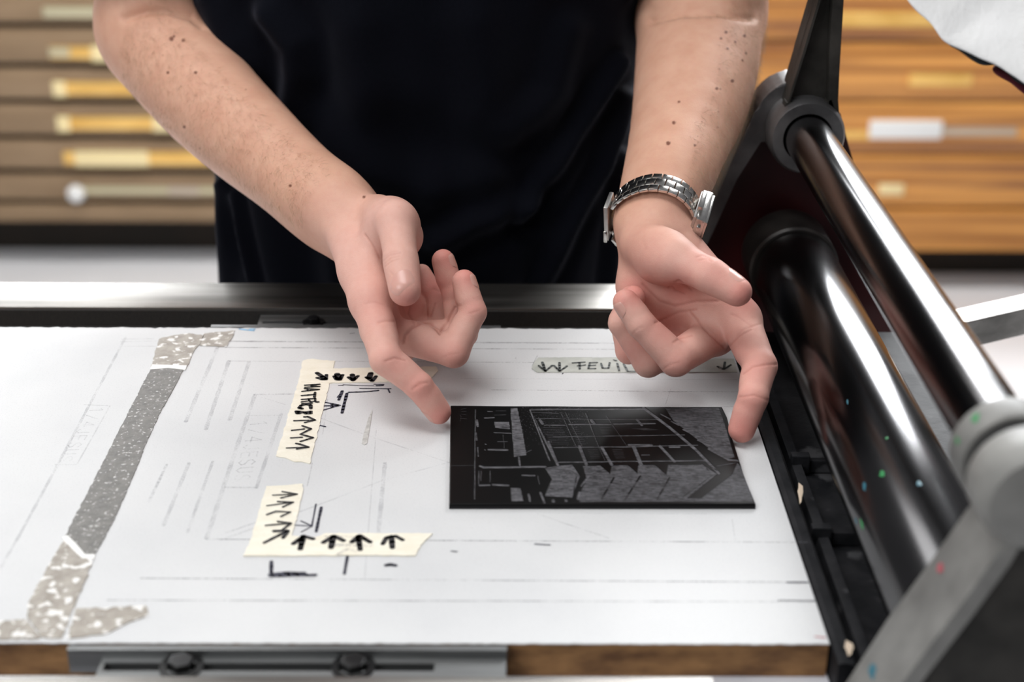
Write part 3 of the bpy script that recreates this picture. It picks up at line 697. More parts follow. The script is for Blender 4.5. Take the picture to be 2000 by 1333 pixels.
for pts, w, s in [([(215, 95), (212, 300), (210, 640)], 3.5, 0.75), ([(58, 438), (210, 436)], 1.2, 0.5), ([(222, 160), (228, 195)], 14, 0.8), ([(216, 235), (222, 280)], 10, 0.5),
                  ([(548, 96), (668, 405)], 6, 0.85), ([(578, 150), (695, 400)], 2.5, 0.7), ([(600, 200), (725, 450)], 9, 0.7), ([(660, 290), (720, 440)], 14, 0.7),
                  ([(740, 120), (830, 320)], 1.6, 0.7), ([(768, 118), (872, 330)], 1.6, 0.7), ([(850, 320), (892, 430)], 18, 0.7), ([(890, 118), (962, 310), (1005, 405)], 1.8, 0.7),
                  ([(985, 325), (1045, 430)], 18, 0.7), ([(1012, 130), (1140, 320)], 1.6, 0.55), ([(1180, 320), (1225, 430)], 22, 0.7), ([(1340, 318), (1430, 412)], 16, 0.7),
                  ([(560, 150), (1350, 154)], 2.5, 0.7), ([(640, 190), (760, 190)], 8, 0.65), ([(790, 184), (1040, 184)], 8, 0.65), ([(1060, 182), (1310, 180)], 9, 0.6),
                  ([(690, 260), (1490, 250)], 4, 0.75), ([(695, 326), (1150, 322), (1570, 312)], 5, 0.75), ([(720, 416), (1620, 406)], 7, 0.8), ([(1150, 310), (1290, 312)], 14, 0.6),
                  ([(550, 96), (820, 92), (1240, 90)], 11, 0.6), ([(560, 112), (720, 118)], 3, 0.6), ([(1240, 84), (1400, 205), (1560, 340), (1700, 485)], 17, 0.75),
                  ([(1345, 122), (1402, 152)], 8, 0.7), ([(1410, 166), (1455, 190)], 8, 0.7), ([(1482, 216), (1542, 248)], 9, 0.75), ([(1572, 282), (1640, 312)], 9, 0.75),
                  ([(1640, 335), (1760, 402), (1815, 408)], 14, 0.7), ([(1690, 440), (1800, 420)], 6, 0.5), ([(330, 236), (432, 240)], 5, 0.8), ([(272, 146), (328, 143)], 8, 0.8), ([(290, 106), (318, 106)], 5, 0.7),
                  ([(340, 102), (400, 102)], 2, 0.6), ([(330, 128), (400, 126)], 2, 0.6), ([(295, 340), (410, 342)], 11, 0.8), ([(384, 250), (390, 330)], 2, 0.6), ([(350, 291), (410, 291)], 3, 0.7),
                  ([(242, 440), (262, 446)], 12, 0.8), ([(262, 448), (640, 444)], 13, 0.75), ([(480, 385), (487, 440)], 9, 0.75), ([(240, 558), (300, 556)], 11, 0.8), ([(322, 553), (415, 558)], 12, 0.8),
                  ([(502, 496), (576, 498)], 10, 0.7), ([(540, 612), (548, 652)], 11, 0.75), ([(612, 602), (636, 662)], 12, 0.75), ([(596, 500), (606, 548)], 3, 0.6), ([(690, 650), (691, 654)], 18, 0.75),
                  ([(768, 648), (769, 652)], 16, 0.8), ([(250, 470), (247, 530)], 3, 0.6), ([(305, 470), (304, 536)], 3, 0.6), ([(228, 325), (232, 380)], 5, 0.6), ([(236, 470), (234, 550)], 4, 0.6),
                  ([(276, 306), (279, 308)], 7, 0.7), ([(272, 340), (274, 342)], 6, 0.6), ([(520, 360), (555, 342)], 4, 0.6), ([(860, 560), (905, 500)], 10, 0.9), ([(840, 640), (850, 600)], 14, 0.85),
                  ([(610, 160), (625, 180)], 16, 0.6), ([(925, 160), (940, 178)], 16, 0.6), ([(1200, 155), (1230, 190)], 14, 0.5), ([(1230, 372), (1275, 372)], 6, 0.6), ([(1400, 325), (1460, 324)], 10, 0.6),
                  ([(122, 165), (128, 140), (120, 128)], 1.5, 0.5), ([(132, 150), (160, 152)], 1.5, 0.45), ([(128, 122), (158, 128)], 1.5, 0.45), ([(130, 108), (156, 106)], 1.5, 0.45), ([(128, 94), (156, 88)], 1.5, 0.45)]:
    cl(pts, w, s)
for k in range(11):
    y = 205 + k * 10
    cl([(628 + k * 4.6, y), (745 + k * 4.2, y - 1)], 1.6, 0.55)
for k in range(9): cl([(800 + k * 5, 200 + k * 13), (840 + k * 6, 200 + k * 13)], 1.6, 0.45)
for k in range(7): cl([(975 + k * 3, 205 + k * 9), (1040 + k * 4, 204 + k * 9)], 1.4, 0.35)
for k in range(6): cl([(900 + 4 * k, 340 + k * 10), (960 + 3 * k, 339 + k * 10)], 1.6, 0.45); cl([(1050 + 4 * k, 340 + k * 10), (1110 + 3 * k, 339 + k * 10)], 1.6, 0.45)
for k in range(6): cl([(1170 + 14 * k, 210 + 2 * k), (1260 + 14 * k, 209 + 2 * k)], 1.4, 0.3)
# uncut black bars left standing between the carved blocks
for pts, w in [([(1060, 510), (985, 640)], 12), ([(1222, 500), (1130, 640)], 12), ([(1400, 510), (1325, 640)], 12), ([(1480, 630), (1660, 495)], 5), ([(1580, 632), (1770, 490)], 6), ([(1610, 430), (1640, 470)], 7), ([(830, 505), (810, 632)], 7), ([(640, 452), (800, 470), (852, 500)], 2), ([(1640, 440), (1700, 470), (1800, 430)], 7)]:
    for (a, b_) in zip(pts[:-1], pts[1:]):
        dx, dy = b_[0] - a[0], b_[1] - a[1]
        t_ = np.clip(((zx - a[0]) * dx + (zy - a[1]) * dy) / (dx * dx + dy * dy), 0, 1)
        dd = np.hypot(zx - a[0] - t_ * dx, (zy - a[1] - t_ * dy) * 1.25)
        brk = 0.75 + 0.25 * np.sign(np.sin(t_ * 12))
        carve = carve * (1 - np.clip((w * 0.5 + 1 - dd) / 2, 0, 1) * brk)
spk = rng.random(carve.shape)
dust = ((zx > 490) & (zx < 900) & (zy < 330) & (spk > 0.955 + 0.04 * np.clip((zy - 90) / 250, 0, 1)))
def smooth_noise(ny, nx_):
    g_ = rng.random((ny, nx_)); yi = np.linspace(0, ny - 1.001, NR); xi = np.linspace(0, nx_ - 1.001, NC)
    y0_, x0_ = yi.astype(int), xi.astype(int); fy, fx = (yi - y0_)[:, None], (xi - x0_)[None]
    fy, fx = fy * fy * (3 - 2 * fy), fx * fx * (3 - 2 * fx)
    return (g_[y0_][:, x0_] * (1 - fx) + g_[y0_][:, x0_ + 1] * fx) * (1 - fy) + (g_[y0_ + 1][:, x0_] * (1 - fx) + g_[y0_ + 1][:, x0_ + 1] * fx) * fy
gouge = np.clip(0.5 + 1.5 * (0.55 * smooth_noise(150, 60) + 0.25 * smooth_noise(60, 150) + 0.2 * smooth_noise(30, 30) - 0.5), 0, 1)
solid = carve > 0.4
for _ in range(420):                                   # single gouge strokes inside the cleared areas
    gx, gy = rng.uniform(640, 1900), rng.uniform(90, 650)
    an = rng.normal(0.1, 0.5); ln_ = rng.uniform(12, 46)
    dx, dy = math.cos(an) * ln_, math.sin(an) * ln_ * 0.7
    m_ = (np.abs(zx - gx) < 50) & (np.abs(zy - gy) < 40) & solid
    if not m_.any(): continue
    X_, Y_ = zx[m_] - gx, zy[m_] - gy
    t_ = np.clip((X_ * dx + Y_ * dy) / (dx * dx + dy * dy), -0.5, 0.5)
    q_ = np.clip((2.2 - np.hypot(X_ - t_ * dx, (Y_ - t_ * dy) * 1.3)) / 1.6, 0, 1)
    gouge[m_] = gouge[m_] * (1 - q_) + q_ * (1.0 if rng.random() < 0.5 else 0.05)
wob = 0.00009 * np.sin(zx * 0.012) * np.sin(zy * 0.016)
edge = np.minimum(np.minimum(uu, 1 - uu)[None] * 170, np.minimum(vv, 1 - vv)[:, None] * 120)     # mm from the rim
rim = np.clip(1 - edge / 1.0, 0, 1) ** 2 * 0.0005
ZZ = ZL + wob - rim - carve * (0.00022 + 0.00028 * gouge)
Vt = np.stack([WP[..., 0], WP[..., 1], ZZ], -1).reshape(-1, 3)
idx = np.arange(NR * NC).reshape(NR, NC)
F4 = np.stack([idx[:-1, :-1], idx[1:, :-1], idx[1:, 1:], idx[:-1, 1:]], -1).reshape(-1, 4)
loop = np.concatenate([idx[0, :-1], idx[:-1, -1], idx[-1, :0:-1], idx[:0:-1, 0]])
nb0 = len(Vt)
Vb = Vt[loop].copy(); Vb[:, 2] = 0.0002
cxy = Vt[:, :2].mean(0)
Vt = np.concatenate([Vt, Vb])
nl = len(loop); k1 = np.arange(nl); k2 = (k1 + 1) % nl
Fs = np.stack([loop[k1], loop[k2], nb0 + k2, nb0 + k1], -1)
m, nt, b, N, L = new_mat('black_lino')
at = N.new('ShaderNodeAttribute'); at.attribute_name = 'carve'
rp = N.new('ShaderNodeValToRGB'); rp.color_ramp.elements[0].color = (0.0040, 0.0038, 0.0038, 1); rp.color_ramp.elements[1].color = (0.155, 0.152, 0.163, 1)
L.new(at.outputs['Fac'], rp.inputs[0]); L.new(rp.outputs[0], b.inputs['Base Color'])
mr = N.new('ShaderNodeMapRange'); mr.inputs[3].default_value = 0.42; mr.inputs[4].default_value = 0.8
L.new(at.outputs['Fac'], mr.inputs[0]); L.new(mr.outputs[0], b.inputs['Roughness'])
b.inputs['Specular IOR Level'].default_value = 0.09
M['lino'] = m
lino = mesh_np('linocut_block', Vt, np.concatenate([F4, Fs]), M['lino'])
ca = np.concatenate([np.clip(np.maximum(carve * (0.30 + 0.95 * gouge), dust * 0.6 * spk), 0, 1).ravel(), np.full(nl, 0.12)]).astype(np.float32)
lino.data.attributes.new('carve', 'FLOAT', 'POINT').data.foreach_set('value', ca)
tag(lino, 'black linocut block carved with a building, held between the two index fingers', 'linocut')

# paint flecks on the press
def fleck(parent, c, n, rx_, ry_, mat, seed):
    rg = np.random.default_rng(seed)
    n = np.asarray(n, float) / np.linalg.norm(n)
    u_ = np.cross(n, (0.2, 1, 0.1)); u_ /= np.linalg.norm(u_); w_ = np.cross(n, u_)
    k = 12
    ang = np.linspace(0, 2 * np.pi, k, endpoint=False); rr = rg.uniform(0.6, 1.2, k)
    ring = [np.asarray(c) + u_ * rx_ * r_ * math.cos(a) + w_ * ry_ * r_ * math.sin(a) for a, r_ in zip(ang, rr)]
    V = ring + [np.asarray(c) + n * 0.0003]
    return mesh_np('paint_fleck', V, [(i, (i + 1) % k, k) for i in range(k)], mat, parent)
def on_cyl(px, py, cx, cz, r):
    q = ray(px, py); o = CAM
    A_ = q[0] ** 2 + q[2] ** 2; B_ = 2 * ((o[0] - cx) * q[0] + (o[2] - cz) * q[2]); C_ = (o[0] - cx) ** 2 + (o[2] - cz) ** 2 - r * r
    t_ = (-B_ - math.sqrt(max(0, B_ * B_ - 4 * A_ * C_))) / (2 * A_)
    p = o + q * t_
    return p, np.array([p[0] - cx, 0, p[2] - cz])
for k, (px, py, a, b_, mt) in enumerate([(1722, 927, 0.0016, 0.003, 'green_paint'), (1688, 950, 0.0012, 0.004, 'blue_paint'), (1795, 945, 0.0016, 0.0026, 'blue_paint'), (1732, 856, 0.001, 0.0014, 'green_paint'), (1683, 1025, 0.0012, 0.0045, 'green_paint'), (1672, 1018, 0.001, 0.003, 'blue_paint'), (1655, 785, 0.0005, 0.003, 'blue_paint')]):
    p, nn = on_cyl(px, py, RX, RZ, RR + 0.0001)
    fleck(roller, p, nn, a, b_, M[mt], k)
for k, (px, py, a, b_, mt) in enumerate([(1925, 850, 0.0022, 0.0032, 'green_paint'), (1895, 905, 0.0012, 0.0026, 'green_paint')]):
    p, nn = on_cyl(px, py, BX, BZ, 0.0234)
    fleck(near_bearing, (p[0], 0.549, p[2]), nn, a, b_, M[mt], 20 + k)
sn = np.array([-0.905, 0, 0.425])
for k, (px, py, a, b_, mt) in enumerate([(1935, 955, 0.002, 0.003, 'green_paint'), (1838, 1110, 0.002, 0.003, 'rose_paint'), (1706, 1310, 0.003, 0.005, 'blue_paint'), (1990, 925, 0.004, 0.004, 'rose_paint')]):
    q = ray(px, py)
    o_ = np.array([fo[2][0], 0.53, fo[2][1]]); t_ = ((o_ - CAM) @ sn) / (q @ sn)
    fleck(near_strut, CAM + q * t_ + sn * 0.0004, sn, a, b_, M[mt], 40 + k)
for (px, py, a, b_) in ((1562, 962, 0.0016, 0.012), (1656, 1266, 0.0022, 0.006)):
    p = at_z(px, py, 0.0002)
    fleck(stopb, (p[0] , p[1], 0.0006), (0.1, 0, 1), a, b_, M['tan_paint'], 60)
# ------------------------------------------------------------------ implicit surfaces (all in mm) and their meshes
MARGIN = 24.0
P_BOX = [np.full(3, -1e9), np.full(3, 1e9)]      # box around the points being sampled, to skip far shapes
def nrm(v):
    v = np.asarray(v, float); return v / np.linalg.norm(v)
def smin(a, b, k):
    h = np.maximum(k - np.abs(a - b), 0.0) / k
    return np.minimum(a, b) - h * h * k * 0.25
def rcone(P, a, b, r1, r2):
    a = np.asarray(a, np.float32); b = np.asarray(b, np.float32)
    lo = np.minimum(a - r1, b - r2) - MARGIN; hi = np.maximum(a + r1, b + r2) + MARGIN
    out = np.full(len(P), MARGIN, np.float32)
    if (P_BOX[1] < lo).any() or (P_BOX[0] > hi).any(): return out
    m = ((P > lo) & (P < hi)).all(1)
    Q = P[m] - a
    ba = b - a
    t = np.clip((Q @ ba) / max(1e-6, float(ba @ ba)), 0, 1)
    out[m] = np.sqrt(((Q - t[:, None] * ba) ** 2).sum(1)) - (r1 + (r2 - r1) * t)
    return out
def ellip(P, c, axes, radii):
    """ellipsoid with orthonormal axes"""
    c = np.asarray(c, np.float32); rm = max(radii)
    m = (np.abs(P - c) < rm + MARGIN).all(1)
    out = np.full(len(P), MARGIN, np.float32)
    Q = (P[m] - c) @ np.asarray(axes, np.float32).T
    k0 = np.sqrt(((Q / np.asarray(radii, np.float32)) ** 2).sum(1)); k1 = np.sqrt(((Q / (np.asarray(radii, np.float32) ** 2)) ** 2).sum(1))
    out[m] = k0 * (k0 - 1) / np.maximum(k1, 1e-5)
    return out
def mesh_sdf(fn, lo, hi, h, blk=8):
    """surface nets over only those blocks that meet the surface; returns verts (mm), quads"""
    lo = np.asarray(lo, float); hi = np.asarray(hi, float)
    nb = np.ceil((hi - lo) / (h * blk)).astype(int)
    ii = np.stack(np.meshgrid(*[np.arange(n) for n in nb], indexing='ij'), -1).reshape(-1, 3)
    cen = (lo + (ii + 0.5) * blk * h).astype(np.float32)
    P_BOX[0], P_BOX[1] = cen.min(0), cen.max(0)
    d = fn(cen)
    act = ii[np.abs(d) < h * blk * 0.87 + 2.0 * h + 1.0]
    sb = act // 6
    act = act[np.lexsort((sb[:, 2], sb[:, 1], sb[:, 0]))]
    g = np.stack(np.meshgrid(*[np.arange(blk + 1)] * 3, indexing='ij'), -1)          # 9,9,9,3
    verts, keys, sg = [], [], []
    cor = np.array([[i, j, k] for i in (0, 1) for j in (0, 1) for k in (0, 1)])
    edges = [(a, b) for a in range(8) for b in range(a + 1, 8) if np.abs(cor[a] - cor[b]).sum() == 1]
    NG = nb * blk + 2
    for s in range(0, len(act), 90):
        A = act[s:s + 90]
        gi = A[:, None, None, None, :] * blk + g[None]
        P = (lo + gi * h).astype(np.float32).reshape(-1, 3)
        P_BOX[0], P_BOX[1] = P.min(0), P.max(0)
        v = fn(P).reshape(len(A), blk + 1, blk + 1, blk + 1)
        c8 = np.stack([v[:, i:i + blk, j:j + blk, k:k + blk] for i, j, k in cor], -1)
        base = gi[:, :blk, :blk, :blk]
        neg = (c8 < 0).sum(-1)
        m = (neg > 0) & (neg < 8)
        c = c8[m]; bs = base[m]
        acc = np.zeros((len(c), 3)); cnt = np.zeros(len(c))
        for a, b in edges:
            va, vb = c[:, a], c[:, b]
            x = (va < 0) != (vb < 0)
            t = np.where(x, va / np.where(x, va - vb, 1), 0)
            acc += np.where(x[:, None], cor[a] + t[:, None] * (cor[b] - cor[a]), 0); cnt += x
        verts.append(lo + (bs + acc / cnt[:, None]) * h)
        keys.append((bs[:, 0].astype(np.int64) * NG[1] + bs[:, 1]) * NG[2] + bs[:, 2])
        sg.append(np.stack([c[:, 0] < 0, c[:, 4] < 0, c[:, 2] < 0, c[:, 1] < 0], -1))
    P_BOX[0], P_BOX[1] = np.full(3, -1e9), np.full(3, 1e9)
    V = np.concatenate(verts); K = np.concatenate(keys); S = np.concatenate(sg)
    o = np.argsort(K); V, K, S = V[o], K[o], S[o]
    step = (NG[1] * NG[2], NG[2], 1)
    quads = []
    for ax in range(3):
        u, w = step[(ax + 1) % 3], step[(ax + 2) % 3]
        m = S[:, 0] != S[:, ax + 1]
        k = K[m]
        q = np.stack([k, k - u, k - u - w, k - w], -1)
        fi = np.searchsorted(K, q.ravel()).reshape(q.shape)
        fi = np.clip(fi, 0, len(K) - 1)
        ok = (K[fi] == q).all(1)
        fi = fi[ok]
        flip = ~S[m][ok][:, 0]
        fi[flip] = fi[flip][:, ::-1]
        quads.append(fi)
    return V, np.concatenate(quads)
def vert_normals(V, F):
    n = np.cross(V[F[:, 2]] - V[F[:, 0]], V[F[:, 3]] - V[F[:, 1]])
    N_ = np.zeros_like(V)
    for k in range(4):
        for c in range(3): N_[:, c] += np.bincount(F[:, k], n[:, c], len(V))
    return N_ / np.maximum(np.linalg.norm(N_, axis=1, keepdims=True), 1e-9)
def relax(V, F, it=1, f=0.5):
    e = np.concatenate([F[:, [0, 1]], F[:, [1, 2]], F[:, [2, 3]], F[:, [3, 0]]])
    e = np.concatenate([e, e[:, ::-1]])
    cnt = np.bincount(e[:, 0], minlength=len(V))
    for _ in range(it):
        A = np.stack([np.bincount(e[:, 0], V[e[:, 1], c], len(V)) for c in range(3)], -1) / np.maximum(cnt, 1)[:, None]
        V = V + f * (A - V)
    return V
def to_px(V):
    q = V * 1e-3 - CAM
    d = q @ c_fwd
    return 1000 + FPX * (q @ c_right) / d, 666.5 - FPX * (q @ c_up) / d, d * 1000
def line_px_dist(x, y, pts):
    best = np.full(len(x), 1e6)
    for a, b in zip(pts[:-1], pts[1:]):
        dx, dy = b[0] - a[0], b[1] - a[1]
        t = np.clip(((x - a[0]) * dx + (y - a[1]) * dy) / max(1e-6, dx * dx + dy * dy), 0, 1)
        best = np.minimum(best, np.hypot(x - a[0] - t * dx, y - a[1] - t * dy))
    return best
def mm(t): return at_depth(*t) * 1000.0
def cv(r, u, t): return nrm(r * c_right + u * c_up - t * c_fwd)

# ------------------------------------------------------------------ the person's arms and hands
HAND_A = dict(
    index=([(722, 588, 919), (754, 702, 894), (818, 754, 895), (857, 806, 901)], (12.2, 10.0, 8.6, 7.3)),
    middle=([(742, 645, 937), (886, 688, 926), (924, 610, 930), (907, 549, 932)], (11.5, 9.9, 8.5, 7.2)),
    ring=([(760, 668, 952), (905, 652, 950), (886, 571, 950), (866, 508, 948)], (11.0, 9.2, 7.9, 6.9)),
    pinky=([(772, 682, 966), (866, 640, 972), (853, 584, 976), (824, 534, 978)], (10.0, 8.0, 6.9, 6.1)),
    thumb=([(738, 424, 962), (774, 432, 919), (783, 511, 901), (791, 568, 890)], (14.0, 12.6, 10.4, 8.9)),
    arm=[(675, 423, 989, 23.0, 8), (640, 402, 1003, 23.6, 8), (605, 375, 1017, 24.0, 7), (565, 339, 1034, 25.2, 6), (515, 295, 1054, 28.0, 6), (466, 251, 1076, 31.0, 5), (404, 190, 1104, 34.5, 4), (340, 114, 1136, 37.5, 3), (304, 50, 1154, 38.5, 3)],
    shoulder=(-0.262, 1.20, 0.43), thenar=(779, 462, 945), hyp=(800, 600, 985), side=1)
HAND_B = dict(
    index=([(1446, 625, 933), (1484, 716, 902), (1471, 778, 885), (1449, 840, 889)], (12.4, 10.6, 9.0, 7.8)),
    middle=([(1398, 656, 940), (1320, 703, 905), (1252, 634, 903), (1221, 590, 903)], (11.6, 10.4, 8.9, 7.6)),
    ring=([(1362, 668, 955), (1266, 708, 925), (1214, 632, 922), (1237, 580, 922)], (11.0, 9.5, 8.2, 7.0)),
    pinky=([(1325, 664, 962), (1228, 686, 945), (1211, 626, 942), (1230, 578, 940)], (10.0, 8.3, 7.1, 6.2)),
    thumb=([(1256, 474, 945), (1318, 506, 908), (1388, 539, 892), (1441, 571, 885)], (14.5, 13.0, 10.5, 8.1)),
    arm=[(1276, 430, 960, 17.8, 5), (1290, 388, 978, 20.3, 5), (1305, 350, 992, 23.2, 5), (1320, 300, 1015, 27.3, 4.5), (1350, 200, 1062, 36.0, 4), (1364, 100, 1108, 40.5, 4), (1370, 10, 1145, 42.0, 3)],
    shoulder=(0.128, 1.20, 0.44), thenar=(1290, 508, 930), hyp=(1252, 560, 962), side=-1, carpal=0.7, carpal_out=20)

def build_hand(H):
    J = {k: [mm(q) for q in H[k][0]] for k in ('index', 'middle', 'ring', 'pinky', 'thumb')}
    R = {k: H[k][1] for k in J}
    st = np.array([[*mm(s[:3]), s[3], s[4]] for s in H['arm']])
    arm = []
    ext = np.concatenate([[2 * st[0] - st[1]], st, [2 * st[-1] - st[-2]]])
    for k in range(len(st) - 1):                      # smooth the stations along the arm
        p0, p1, p2, p3 = ext[k:k + 4]
        for u in (0, 1 / 3, 2 / 3):
            arm.append(0.5 * (2 * p1 + (p2 - p0) * u + (2 * p0 - 5 * p1 + 4 * p2 - p3) * u * u + (3 * p1 - p0 - 3 * p2 + p3) * u ** 3))
    arm = [(q[:3], q[3], q[4]) for q in arm + [st[-1]]]
    wrist = arm[0][0]
    lat = nrm(J['pinky'][0] - J['index'][0])
    along = nrm((J['middle'][0] + J['ring'][0]) / 2 - wrist)
    lat = nrm(lat - along * (lat @ along))
    palmar = nrm(np.cross(along, lat)) * H['side']
    fore = nrm(st[3][:3] - wrist)
    latw = nrm(lat - fore * (lat @ fore))
    shoulder = np.array(H['shoulder']) * 1000.0
    fl = {}
    for k in ('index', 'middle', 'ring', 'pinky'):
        b1, b2 = nrm(J[k][1] - J[k][0]), nrm(J[k][2] - J[k][1])
        ax = nrm(np.cross(b1, b2)); fl[k] = ax
    th_ax = nrm(np.cross(nrm(J['thumb'][2] - J['thumb'][1]), palmar))
    base = {}
    for k, off in (('index', -13), ('middle', -4.5), ('ring', 4), ('pinky', 11)):
        base[k] = wrist + latw * off * H.get('carpal', 1.0) + along * H.get('carpal_out', 14)
    thenar, hyp = mm(H['thenar']), mm(H['hyp'])
    pc = (J['middle'][0] + J['ring'][0] + wrist) / 3 + palmar * 4
    def sdf(P):
        # forearm and upper arm
        d = None
        for (a, ra, oa), (b, rb, ob) in zip(arm[:-1], arm[1:]):
            for s in (-1, 1):
                e = rcone(P, a + latw * s * oa, b + latw * s * ob, ra, rb)
                d = e if d is None else smin(d, e, 9)
        a, ra, oa = arm[-1]
        d = smin(d, rcone(P, a, shoulder, ra + 1, 50), 26)
        # palm
        p = None
        for k, r0 in (('index', 13.0), ('middle', 13.5), ('ring', 13.0), ('pinky', 12.0)):
            e = rcone(P, base[k], J[k][0], r0, R[k][0])
            e = smin(e, rcone(P, base[k] + palmar * 6, J[k][0] + palmar * 3.5 - along * 4, r0 - 2, R[k][0] - 1.5), 6)
            p = e if p is None else smin(p, e, 7)
        p = smin(p, rcone(P, thenar, (thenar + J['thumb'][1]) / 2, 15.0, 13.5), 9)
        p = smin(p, rcone(P, hyp, (hyp + J['pinky'][0]) / 2, 13.5, 11.5), 10)
        p = smin(p, rcone(P, hyp, wrist + latw * 8, 13.5, 16), 10)
        T = J['thumb']
        t0 = rcone(P, T[0], T[1], R['thumb'][0], R['thumb'][1])
        p = smin(p, t0, 9)
        p = smin(p, rcone(P, T[0] * 0.35 + T[1] * 0.65, base['index'] * 0.35 + J['index'][0] * 0.65, 8.5, 8.5), 12)
        d = smin(d, p, 14)
        # fingers
        out = d
        t1 = rcone(P, T[1], T[2], R['thumb'][1] * 0.94, R['thumb'][2] * 0.93)
        tb = nrm(T[3] - T[2])
        t2 = rcone(P, T[2], T[3], R['thumb'][2], R['thumb'][3])
        t2 = smin(t2, rcone(P, T[2] + tb * 7, T[3] - tb * 1, R['thumb'][3] + 1.2, R['thumb'][3] + 0.2), 3)
        out = smin(out, smin(t0, smin(t1, t2, 4), 4), 1.5)
        out = smin(out, smin(p, t1, 5), 1.2)
        for k in ('index', 'middle', 'ring', 'pinky'):
            A, r = J[k], R[k]
            s1 = rcone(P, A[0], A[1], r[0] * 0.96, r[1] * 0.94)
            s2 = rcone(P, A[1], A[2], r[1] * 0.99, r[2] * 0.95)
            s3 = rcone(P, A[2], A[3], r[2], r[3])
            b1, b2, b3 = [nrm(A[i + 1] - A[i]) for i in range(3)]
            p1, p2, p3 = [np.cross(fl[k], bb) for bb in (b1, b2, b3)]
            l1, l2, l3 = [np.linalg.norm(A[i + 1] - A[i]) for i in range(3)]
            s1 = smin(s1, rcone(P, A[0] + b1 * l1 * 0.42 + p1 * 2.6, A[0] + b1 * l1 * 0.66 + p1 * 2.4, r[1] * 0.86, r[1] * 0.82), 4)
            s2 = smin(s2, rcone(P, A[1] + b2 * l2 * 0.38 + p2 * 1.8, A[1] + b2 * l2 * 0.66 + p2 * 1.6, r[2] * 0.90, r[2] * 0.86), 3)
            s3 = smin(s3, rcone(P, A[2] + b3 * l3 * 0.45 + p3 * 1.5, A[3] + p3 * 1.2 - b3 * 1.0, r[3] * 0.98, r[3] * 0.86), 3)
            ch = smin(s1, smin(s2, s3, 2.2), 2.6)
            out = smin(smin(out, smin(p, s1, 7), 1.0), ch, 0.8)
        return out
    pts = np.array([q for k in J for q in J[k]] + [a for a, _, _ in arm] + [shoulder])
    return dict(sdf=sdf, J=J, R=R, lo=pts.min(0) - 58, hi=pts.max(0) + 58, palmar=palmar, latw=latw, fore=fore, wrist=wrist, arm=arm, along=along)

HA, HB = build_hand(HAND_A), build_hand(HAND_B)
VOX = 0.9
def z1(pts, x0=600, y0=350, s=2.665): return [(x0 + x / s, y0 + y / s) for x, y in pts]
def z2(pts): return z1(pts, 1150, 320, 2.381)
# (pixel polyline, width px, depth mm, nearest and farthest view depth)
CREASE_A = [(z1(p), w, a, d0, d1) for p, w, a, d0, d1 in [
    ([(395, 425), (430, 396), (485, 384)], 2.0, 0.28, 870, 925), ([(402, 440), (436, 412), (480, 400)], 1.6, 0.22, 870, 925), ([(405, 455), (440, 428), (475, 416)], 1.8, 0.25, 870, 925), ([(400, 405), (440, 380), (470, 375)], 1.8, 0.15, 870, 925), ([(430, 480), (450, 500)], 2, 0.2, 870, 920),
    ([(405, 950), (455, 932), (512, 946)], 2.0, 0.45, 870, 910), ([(545, 1098), (585, 1064), (628, 1060)], 1.8, 0.40, 870, 920), ([(570, 1085), (600, 1072)], 1.6, 0.25, 870, 920),
    ([(370, 748), (410, 738), (455, 742)], 2.4, 0.35, 880, 925), ([(300, 650), (350, 640), (400, 655)], 2.2, 0.20, 880, 925), ([(300, 290), (345, 350), (380, 415)], 2.2, 0.5, 880, 980),
    ([(503, 850), (512, 812), (545, 775), (592, 750), (640, 745)], 2.6, 1.1, 900, 965), ([(640, 745), (665, 775), (690, 803)], 2.2, 0.8, 900, 965), ([(690, 805), (715, 765), (770, 668)], 2.2, 0.8, 900, 965),
    ([(540, 655), (528, 700), (560, 755)], 2.2, 0.5, 920, 990), ([(665, 650), (642, 715)], 2.2, 0.6, 920, 990), ([(660, 572), (690, 585)], 2.0, 0.4, 940, 1000),
    ([(700, 930), (740, 915), (790, 905)], 1.8, 0.2, 890, 930), ([(840, 700), (880, 690), (900, 680)], 1.6, 0.25, 890, 940), ([(770, 655), (800, 660)], 1.8, 0.3, 900, 940)]]
CREASE_A += [([(245, 34), (285, 20), (330, 18), (375, 30), (395, 46)], 9, 3.2, 1060, 1230), ([(255, 24), (330, 8), (392, 30)], 16, 2.0, 1060, 1230)]
